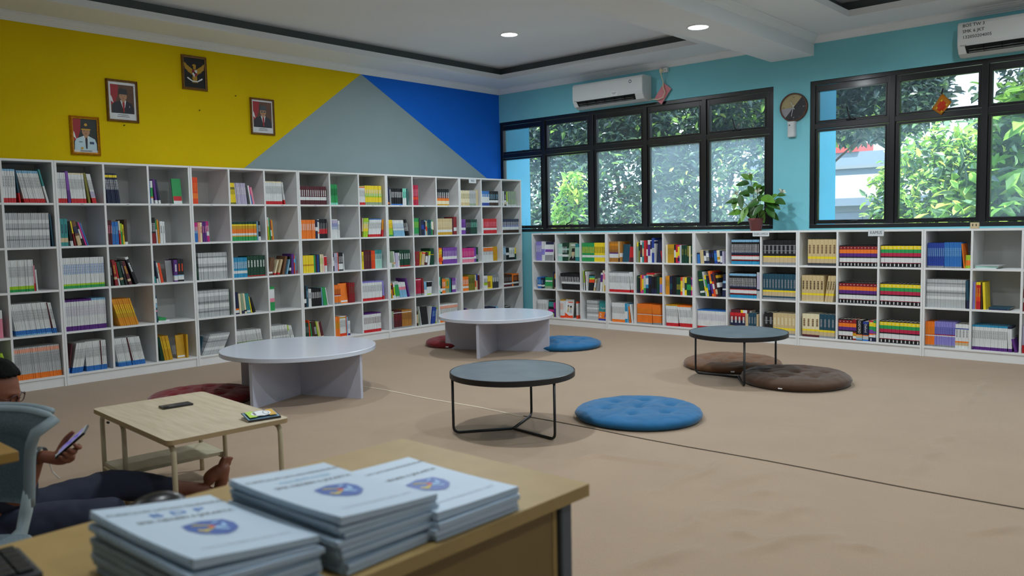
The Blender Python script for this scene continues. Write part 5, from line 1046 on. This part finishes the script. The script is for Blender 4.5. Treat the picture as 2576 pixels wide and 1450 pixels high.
def unite(meshes, voxel, smooth=4):
    bm = bmesh.new()
    for m_ in meshes: bm.from_mesh(m_)
    me = D.meshes.new('u'); bm.to_mesh(me); bm.free(); o = D.objects.new('u', me); C.objects.link(o)
    rm = o.modifiers.new('r', 'REMESH'); rm.mode = 'VOXEL'; rm.voxel_size = voxel; rm.use_smooth_shade = True
    if smooth: sm = o.modifiers.new('s', 'SMOOTH'); sm.factor = .5; sm.iterations = smooth
    r_ = ev_mesh(o); D.objects.remove(o); return r_
m_sk = mat('warm brown skin', '7a4a36', .5, vary=.10, scale=20, spec=.4); m_sk.node_tree.nodes['Principled BSDF'].inputs['Subsurface Weight'].default_value = .08
m_hair = mat('short black hair', '070607', .8, spec=.15, vary=.3, scale=90, bump=.3, bscale=140); m_shirt = mat('dark navy shirt cloth', '171d30', .85, vary=.12, scale=6, bump=.3, bscale=14); m_trou = mat('navy trouser cloth', '1a2136', .85, vary=.15, scale=5, bump=.5, bscale=9)
V3 = Vector
PEL = V3((4.30, -7.69, .13)); HEAD = at(-24, 987, 3.30)
FD = V3((.66, .75, 0)).normalized(); SD = FD.cross(V3((0, 0, 1)))      # facing; SD = his right
NECK = HEAD+V3((0, 0, -.145))-FD*.03; CH = V3((4.29, -7.71, .42))
hipR = PEL+SD*.085+FD*.02; hipL = PEL-SD*.085+FD*.02
kneeL = at(305, 1222, 3.78); ankL = at(505, 1232, 4.00); heelL = at(548, 1246, 4.06); ballL = at(565, 1176, 4.07); toeL = at(571, 1140, 4.06)
kneeR = at(298, 1298, 3.46); ankR = V3((4.27, -7.36, .075)); ballR = V3((4.16, -7.30, .05)); toeR = V3((4.10, -7.27, .045))
shR = NECK+SD*.165-V3((0, 0, .075)); shL = NECK-SD*.165-V3((0, 0, .075))
elR = at(50, 1262, 3.14); wrR = at(98, 1146, 3.10)
elL = V3((4.12, -7.60, .33)); wrL = V3((4.20, -7.62, .24))
# phone frame
Lx = (r2*.75+u2*.66).normalized(); n0 = (-r2*.66+u2*.75); Nn = (n0*.93-fw*.38).normalized(); Wc = Lx.cross(Nn).normalized()
if Wc.dot(fw) > 0: Wc = -Wc
PC = at(179, 1110, 3.07)
pp = lambda l, n, w_: PC+Lx*l+Nn*n+Wc*w_
palm0 = pp(-.085, -.030, -.010); palm1 = pp(-.030, -.028, -.005)
body_ch = [[(PEL, .13), (PEL.lerp(CH, .5), .125), (CH, .135), (NECK-V3((0, 0, .07)), .085), (NECK, .052), (HEAD-V3((0, 0, .07)), .055)],
    [(CH, .135), (CH.lerp(shR, .85), .075), (shR, .055), (shR.lerp(elR, .5), .046), (elR, .036), (elR.lerp(wrR, .45), .036), (wrR, .026), (palm0, (.022, .030)), (palm1, (.016, .036))],
    [(CH, .135), (CH.lerp(shL, .85), .075), (shL, .055), (shL.lerp(elL, .5), .046), (elL, .038), (wrL, .026), (wrL+V3((.04, -.01, -.03)), .03)],
    [(PEL, .13), (hipR, .095), (hipR.lerp(kneeR, .5), .08), (kneeR, .055), (kneeR.lerp(ankR, .4), .05), (ankR, .036), (ballR, .034), (toeR, .018)],
    [(PEL, .13), (hipL, .095), (hipL.lerp(kneeL, .5), .08), (kneeL, .055), (kneeL.lerp(ankL, .4), .053), (kneeL.lerp(ankL, .8), .038), (ankL, .036), (heelL.lerp(ankL, .5), .035)]]
body = skin(body_ch, 2)
# left foot: heel, sole, arch and five toes
fl = (toeL-heelL).normalized(); fside = r2*.25+fw*.97
foot = skin([[(ankL, .036), (heelL, .034), (heelL.lerp(ballL, .45), (.036, .034)), (ballL, (.044, .026)), (ballL.lerp(toeL, .35), (.042, .022))], [(ankL, .040), (ankL.lerp(ballL, .5)+V3((0, 0, .016)), .040), (ballL, (.046, .026))]], 2)
toes = []
for k in range(5):
    o_ = -.036+.018*k; L = [.034, .032, .029, .025, .020][k]; b = ballL.lerp(toeL, .25)+fside.normalized()*o_; rd = .0145 if k == 0 else .0105
    toes.append(skin([[(b-fl*.02, rd), (b+fl*L*.5, rd), (b+fl*L+r2*.006, rd*.9), (b+fl*(L+.006)+r2*.012, rd*.7)]], 1))
# right hand round the phone: palm, four curled fingers, thumb
palm = skin([[(palm0, (.020, .030)), (pp(-.055, -.030, -.004), (.016, .038)), (palm1, (.014, .040))]], 2)
fing = []
for k in range(4):
    l = -.060+.024*k; r_ = [.0088, .0098, .0098, .0090][k]; ln = [.8, .95, 1., .92][k]
    fing.append(skin([[(pp(l*.8-.012, -.030, -.01), r_*1.15), (pp(l, -.036, .022*ln), r_*1.05), (pp(l+.006, -.032, .042*ln), r_), (pp(l+.008, -.014, .050*ln), r_*.92), (pp(l+.008, -.002, .046*ln), r_*.8)]], 1))
thumb = skin([[(pp(-.095, -.018, -.020), .016), (pp(-.070, -.002, -.042), .0135), (pp(-.032, .010, -.046), .0115), (pp(.004, .014, -.036), .010), (pp(.020, .014, -.030), .007)]], 2)
# head
def head_mesh():
    bm = bmesh.new(); bmesh.ops.create_icosphere(bm, subdivisions=6, radius=1)
    G = lambda p, c, s: math.exp(-sum(((p[i]-c[i])/s[i])**2 for i in range(3)))
    for v in bm.verts:
        x, y, z = v.co; q = (x, y, z); X, Y, Z = x*.083, y*.104, z*.128
        if z < 0: k = min(1, -z); X *= 1-.30*k*k; Y = Y*(1-.10*k) if y > 0 else Y*(1-.45*k)+.02*k
        if y > .3: Y = Y*.96+.002
        Y += .027*G((abs(x), y, z), (0, 1, -.22), (.13, .6, .10))+.014*G((abs(x), y, z), (0, 1, -.05), (.09, .6, .20))+.008*G((abs(x), y, z), (0, .9, -.50), (.28, .6, .05))+.006*G((abs(x), y, z), (0, .85, -.60), (.24, .6, .05))+.013*G((abs(x), y, z), (0, .7, -.82), (.25, .6, .13))
        Y += -.012*G((abs(x), y, z), (.36, .93, -.02), (.17, .5, .09))+.006*G((abs(x), y, z), (.3, .9, .16), (.35, .5, .07))+.004*G((abs(x), y, z), (.55, .8, -.28), (.2, .5, .15))
        X += math.copysign(.007, x)*G((abs(x), y, z), (.14, 1, -.30), (.09, .4, .07))
        v.co = (X, Y, Z)
    for s in (-1, 1):      # ears
        e = bmesh.ops.create_uvsphere(bm, u_segments=20, v_segments=12, radius=1)['verts']
        for v in e:
            x, y, z = v.co; v.co = (s*(.080+x*.009+.010*abs(y)), -.004+y*.018-.004*z, -.008+z*.034)
    me = D.meshes.new('head'); bm.to_mesh(me); bm.free(); return me
hq = Euler((R(-16), 0, math.atan2(FD.y, FD.x)-PI/2)).to_matrix().to_4x4(); HM = Matrix.Translation(HEAD) @ hq
hd = head_mesh(); hd.transform(HM)
me = unite([body, foot, palm, thumb, hd]+toes+fing, .0042, 3)
me.materials.clear(); me.materials.append(m_sk)
person = D.objects.new('person', me); C.objects.link(person)
tag(person, 'person in glasses and navy clothes sitting barefoot on the carpet, looking at a phone', 'person')
# clothing
loose = lambda pts, k: [(p, r_*k if not isinstance(r_, tuple) else tuple(q*k for q in r_)) for p, r_ in pts]
cuffL = kneeL.lerp(ankL, .70); cuffR = kneeR.lerp(ankR, .75)
kn_up = V3((0, 0, .012))
tr = skin([[(PEL+V3((0, 0, .06)), .150), (PEL, .150), (hipL, .115), (hipL.lerp(kneeL, .5), .098), (kneeL+kn_up, .082), (kneeL.lerp(ankL, .22), .066), (kneeL.lerp(ankL, .5), .060), (cuffL, .055)],
    [(PEL, .150), (hipR, .115), (hipR.lerp(kneeR, .5), .100), (kneeR, .088), (kneeR.lerp(ankR, .4), .062), (cuffR, .052)]], 3)
for v in tr.vertices:      # cloth folds
    n_ = noise.noise(v.co*11)*.010+noise.noise(v.co*27)*.004; v.co += v.normal*n_
tr.materials.clear(); tr.materials.append(m_trou); o = D.objects.new('trousers', tr); C.objects.link(o); o.parent = person
sh = skin([[(PEL+V3((0, 0, .05)), .155), (PEL.lerp(CH, .5), .150), (CH, .155), (NECK-V3((0, 0, .075)), .095), (NECK-V3((0, 0, .03)), .060)],
    [(CH, .155), (CH.lerp(shR, .85), .085), (shR, .070), (shR.lerp(elR, .45), .062), (shR.lerp(elR, .62), .058)], [(CH, .155), (CH.lerp(shL, .85), .085), (shL, .070), (shL.lerp(elL, .45), .062), (shL.lerp(elL, .62), .058)]], 3)
for v in sh.vertices: v.co += v.normal*(noise.noise(v.co*9)*.010)
sh.materials.clear(); sh.materials.append(m_shirt); o = D.objects.new('shirt', sh); C.objects.link(o); o.parent = person
# hair
bm = bmesh.new(); bmesh.ops.create_icosphere(bm, subdivisions=5, radius=1); kill = []
for v in bm.verts:
    x, y, z = v.co; keep = (z > .42+.26*max(0, y)) or (y < -.05 and z > -.55) or (y < .16 and z > -.02 and abs(x) > .6)
    if not keep: kill.append(v); continue
    k = 1.075+.05*max(0, z)+.03*noise.noise(Vector((x*5, y*5, z*5)))+.012*noise.noise(Vector((x*22, y*22, z*9)))+.08*max(0, y)*max(0, z)
    X, Y, Z = x*.083*k, y*.104*k, z*.128*k
    if z < 0: X *= 1-.2*z*z; Y = Y*(1-.35*-z)+.012*-z
    v.co = (X, Y, Z)
bmesh.ops.delete(bm, geom=kill, context='VERTS'); bmesh.ops.solidify(bm, geom=bm.faces[:], thickness=.010); bm.transform(HM); obj('hair', bm, m_hair, person, smooth=True)
# glasses
gl = D.objects.new('glasses', D.meshes.new('glasses')); bm = bmesh.new()
for s in (-1, 1):
    pts = [(s*.034+.026*math.copysign(abs(math.cos(a))**.6, math.cos(a)), .108-.05*abs(s*.034+.026*math.cos(a))*1., -.002+.019*math.copysign(abs(math.sin(a))**.7, math.sin(a))) for a in [2*PI*k/24 for k in range(25)]]
    tube(bm, pts, .0022, 6, cap=False); tube(bm, [(s*.060, .104, .004), (s*.078, .09, .004), (s*.088, .02, .004), (s*.087, -.02, -.008)], .0020, 6)
tube(bm, [(-.009, .112, .002), (0, .114, .004), (.009, .112, .002)], .002, 6); bm.transform(HM); obj('glasses', bm, mat('dark red spectacle frame', '33151a', .25), person, smooth=True); D.objects.remove(gl)
# wrist watch
wd_ = (palm0-wrR).normalized(); s1 = wd_.cross(V3((0, 0, 1))).normalized(); s2 = wd_.cross(s1); wc = wrR+wd_*.004
bm = bmesh.new(); n = 32; rr_ = [[bm.verts.new(wc+wd_*dw+(s1*math.cos(a)+s2*math.sin(a))*(.0315+.002*(abs(dw) < .008))) for a in [2*PI*k/n for k in range(n)]] for dw in (-.011, -.006, .006, .011)]
for i in range(3):
    for k in range(n): bm.faces.new((rr_[i][k], rr_[i][(k+1) % n], rr_[i+1][(k+1) % n], rr_[i+1][k]))
bmesh.ops.solidify(bm, geom=bm.faces[:], thickness=.003); obj('wristwatch', bm, mat('silver watch', '9aa0a2', .3, metal=.7), person, smooth=True)
t = thing('smartphone', 'smartphone with a lit violet screen held in the right hand of the seated person', 'phone', PC)
pm = Matrix((Lx, Wc, Nn)).transposed().to_4x4(); 
if pm.determinant() < 0: pm = Matrix((Lx, -Wc, Nn)).transposed().to_4x4()
t.rotation_euler = pm.to_euler()
obj('body', B(-.072, .072, -.036, .036, -.009, 0), mat('black phone case', '16171b', .4), t, bevel=.004, seg=3); obj('bezel', B(-.069, .069, -.033, .033, 0, .0008), MC['white'], t)
obj('screen', B(-.054, .054, -.030, .030, .0008, .0012), mat('lit phone screen', '8c86c8', .2, vary=.1, emit=.35), t); obj('home_button', lathe(bmesh.new(), [(.0001, .0016), (.005, .0016), (.005, .0008)], 16), MC['lightgrey'], t, (-.0615, 0, 0))
bm = bmesh.new()
for k, (x, y, w_) in enumerate(((-.02, .01, .02), (.0, -.012, .024), (.018, .008, .018), (.034, -.006, .022))): face(bm, [(x-.005, y-w_/2, .0014), (x+.005, y-w_/2, .0014), (x+.005, y+w_/2, .0014), (x-.005, y+w_/2, .0014)], 0)
obj('screen_content', bm, mat('screen text violet', '4a3fb0', .3, emit=.3), t)
q0 = pp(-.075, 0, 0); o = obj('charging_cable', tube(bmesh.new(), [q0, q0+V3((-.01, 0, -.03)), at(124, 1165, 3.12), at(132, 1188, 3.15), at(150, 1205, 3.2)], .0022, 6), MC['white'], smooth=True); tag(o, 'thin white cable hanging from the phone held by the seated person', 'cable')
# ------------------------------------------------------------------ outside: trees, hedge, buildings, ground
m_lf = []
def leafmat(nm, c, tr_):
    m = D.materials.new(nm); m.use_nodes = True; n = m.node_tree.nodes; l = m.node_tree.links; b = n['Principled BSDF']; out = n['Material Output']
    tc = n.new('ShaderNodeTexCoord'); nz = n.new('ShaderNodeTexNoise'); nz.inputs['Scale'].default_value = 2.2; l.new(tc.outputs['Object'], nz.inputs['Vector'])
    hs = n.new('ShaderNodeHueSaturation'); hs.inputs['Color'].default_value = (*lin(c), 1); mr = n.new('ShaderNodeMapRange'); mr.inputs[3].default_value = .6; mr.inputs[4].default_value = 1.4
    l.new(nz.outputs['Fac'], mr.inputs[0]); l.new(mr.outputs[0], hs.inputs['Value']); l.new(hs.outputs[0], b.inputs['Base Color'])
    b.inputs['Roughness'].default_value = .24; b.inputs['Specular IOR Level'].default_value = 1.0
    t_ = n.new('ShaderNodeBsdfTranslucent'); l.new(hs.outputs[0], t_.inputs[0]); mx = n.new('ShaderNodeMixShader'); mx.inputs[0].default_value = tr_
    l.new(b.outputs[0], mx.inputs[1]); l.new(t_.outputs[0], mx.inputs[2]); l.new(mx.outputs[0], out.inputs[0]); return m
LM = dict(dark=leafmat('dark tree leaf', '3a5048', .25), mid=leafmat('mid tree leaf', '66835f', .35), bright=leafmat('bright tree leaf', 'a2cf62', .45), yel=leafmat('yellow green leaf', 'c9d868', .45))
m_bark = mat('tree bark', '5d4a3a', .9, vary=.3, scale=8, bump=.6)
def tree(label, x, y, h, crown, n, ls, mats, weights, seed, group='trees outside the windows', trunk=.10):
    """crown: list of (dx,dy,dz,rx,ry,rz) ellipsoids filled with leaves, denser near their skins"""
    rnd = random.Random(seed); t = thing('tree', label, 'tree', (x, y, -3.0), 0, group)
    V = []; F = []; MI = []
    vol = [c[3]*c[4]+c[4]*c[5]+c[3]*c[5] for c in crown]
    for k in range(n):
        c = rnd.choices(crown, vol)[0]
        while True:
            d = V3((rnd.gauss(0, 1), rnd.gauss(0, 1), rnd.gauss(0, 1))); 
            if d.length > .1: break
        d.normalize(); q = 1-abs(rnd.gauss(0, .22))
        lump = 1+.28*noise.noise(d*2.3+V3((seed, c[0], c[2])))+.14*noise.noise(d*6+V3((seed, 0, 0)))
        p = V3((c[0]+d.x*c[3]*q*lump, c[1]+d.y*c[4]*q*lump, c[2]+3+d.z*c[5]*q*lump))
        a = V3((rnd.gauss(0, 1), rnd.gauss(0, 1), rnd.gauss(-.25, .7)+.2)).normalized(); s = a.cross(V3((rnd.gauss(0, .5), rnd.gauss(0, .5), 1))).normalized(); nn = s.cross(a)
        L = ls*rnd.uniform(.7, 1.25); w_ = L*rnd.uniform(.2, .27); i0 = len(V)
        V += [p, p+a*L*.35-s*w_+nn*w_*.35, p+a*L*.4, p+a*L*.35+s*w_+nn*w_*.35, p+a*L*.8-s*w_*.55+nn*w_*.1, p+a*L-nn*L*.12, p+a*L*.8+s*w_*.55+nn*w_*.1]
        F += [(i0, i0+1, i0+2), (i0, i0+2, i0+3), (i0+1, i0+4, i0+5, i0+2), (i0+2, i0+5, i0+6, i0+3)]; MI += [rnd.choices(range(len(mats)), weights)[0]]*4
    me = D.meshes.new('foliage'); me.from_pydata([tuple(v) for v in V], [], F); me.polygons.foreach_set('material_index', MI)
    for m_ in mats: me.materials.append(LM[m_])
    o = D.objects.new('foliage', me); C.objects.link(o); o.parent = t
    bm = bmesh.new(); top = V3((crown[0][0], crown[0][1], crown[0][2]+3)); tube(bm, [(0, 0, 0), (top.x*.1, top.y*.1, top.z*.45), (top.x*.4, top.y*.4, top.z*.82), tuple(top)], [trunk, trunk*.85, trunk*.6, trunk*.3], 10)
    for c in crown[1:]+crown[:1]:
        e = V3((c[0], c[1], c[2]+3)); b = V3((top.x*.4, top.y*.4, min(top.z, e.z)*.84)); tube(bm, [b, b.lerp(e, .5)+V3((.08, -.05, .1)), e+V3((rnd.uniform(-.3, .3), 0, c[5]*.5))], [trunk*.5, trunk*.3, trunk*.12], 7)
    obj('trunk', bm, m_bark, t, smooth=True); return t
GR = ['dark', 'mid', 'bright', 'yel']
tree('dense dark leafed tree filling the left half of the left window', -2.6, 4.0, 5, [(0, 0, 2.0, 1.5, 1.0, 1.5), (.9, -.4, .9, 1.1, .8, 1.2), (-1.1, .1, 3.2, 1.4, .9, 1.2), (.6, .2, 3.3, 1.3, .9, 1.2), (-1.4, -.2, .8, 1.2, .8, 1.2)], 15000, .15, GR[:3], [7, 2.4, .5], 1)
tree('dark leafed tree behind the middle panes of the left window', -.3, 3.6, 5, [(0, 0, 2.0, 1.3, .9, 1.4), (.7, .2, 1.0, 1.1, .8, 1.2), (-.6, .1, 3.3, 1.3, .9, 1.1), (.9, .3, 3.2, 1.1, .9, 1.0)], 13000, .14, GR[:3], [6, 3, .7], 2)
tree('small bright green shrub close outside the second pane of the left window', -.12, 1.75, 3, [(0, 0, 1.62, .26, .2, .36), (.10, 0, 1.95, .18, .15, .2), (-.14, 0, 1.35, .2, .15, .2)], 500, .13, GR, [0, 1, 5, 3], 3, trunk=.03)
tree('grey green tree behind the right panes of the left window', 1.35, 3.9, 4, [(0, 0, 1.7, 1.05, .8, 1.15), (-.6, .1, 2.9, .9, .8, .8), (.5, 0, 3.35, .95, .7, .50), (.25, -.2, .6, 1.0, .7, .9)], 11000, .13, GR, [4, 4, 1.5, .3], 4)
tree('large spreading tree far outside, its crown across the tops of the right window panes', -.3, 9.5, 7, [(1.35, 0, 4.0, 1.3, 1.2, .7), (2.65, .3, 3.9, 1.0, 1.0, .65), (1.95, 0, 3.3, 1.4, 1.0, .40), (-.15, 0, 4.1, 1.5, 1.3, 1.1)], 12000, .24, GR[:3], [7, 2, .3], 5, trunk=.16)
tree('sunlit bright green bushy tree in the middle of the right window', 4.85, 3.2, 4, [(0, 0, 1.55, .80, .7, .95), (.55, -.1, 1.0, .7, .6, .9), (-.35, .1, .8, .65, .6, .7), (.65, .1, 1.9, .65, .6, .55)], 9500, .13, GR, [2, 4, 5, 2.5], 6)
tree('large leafed bright tree close outside the right end of the right window', 6.0, 2.5, 4, [(0, 0, 1.4, .75, .6, .8), (.3, -.1, 2.3, .7, .6, .75), (-.45, -.1, .95, .5, .5, .6), (.75, 0, 3.2, .6, .6, .7), (1.2, 0, 1.8, .9, .6, 1.2)], 4200, .24, GR, [2, 4, 5, 2], 7)
tree('darker tree behind the bright one at the right end of the right window', 6.4, 4.9, 5, [(0, 0, 2.2, 1.6, 1.0, 1.6), (1.3, 0, 3.0, 1.3, 1.0, 1.4), (-.7, 0, 1.0, 1.1, .8, .9)], 9000, .17, GR[:3], [6, 3, 1], 8)
tree('tree branch crown hanging into the top right of the left window', 2.0, 5.5, 5, [(.9, 0, 4.0, 1.1, .8, .9), (0, 0, 3.5, .9, .7, .7), (1.4, 0, 4.9, 1.3, .8, .8), (1.6, 0, 2.95, .8, .5, .42)], 6500, .16, GR[:3], [7, 2, .6], 9, trunk=.05)
# far buildings seen through the left pane of the right window
m_far = mat('far grey white wall', '6a7075', .8, vary=.04); m_roof = mat('far grey roof sheet', '75706e', .7, vary=.06, scale=2); m_farb = mat('far pale blue facade', '66727e', .8); m_farr = mat('far red panel', 'a33530', .7); m_win2 = mat('far dark window', '5a6470', .4)
t = thing('building', 'far low building with pale grey roof seen through the right window left pane', 'building', (-5.5, 20, -3))
obj('wall', B(0, 9, 0, 6, 0, 4.9), m_far, t); obj('roof', prism(bmesh.new(), [(-.3, 5.0), (3.2, 5.95), (6.3, 5.0), (6.3, 4.9), (-.3, 4.9)], 0, -.3, 9.3), m_roof, t)
obj('fascia', B(-.3, 9.3, -.34, -.30, 4.74, 5.0), m_win2, t)
for k in range(7): obj('window', B(.4+k*1.2, 1.3+k*1.2, -.04, .0, 4.18, 4.5), m_win2, t)
t = thing('building', 'far taller pale blue building with a red panel on top behind the low one', 'building', (-12, 32, -3))
obj('wall', B(0, 16, 0, 6, 0, 7.5), m_farb, t); obj('ledge', B(-.1, 16.1, -.2, 0, 6.7, 6.85), m_far, t); obj('parapet', B(4.6, 5.9, -.1, 2, 7.5, 7.98), m_farr, t)
bm = B(-40, 40, .8, 60, -3.2, -3.0); struct('floor_1', bm, mat('outside paving', '8f8f84', .9, vary=.15))
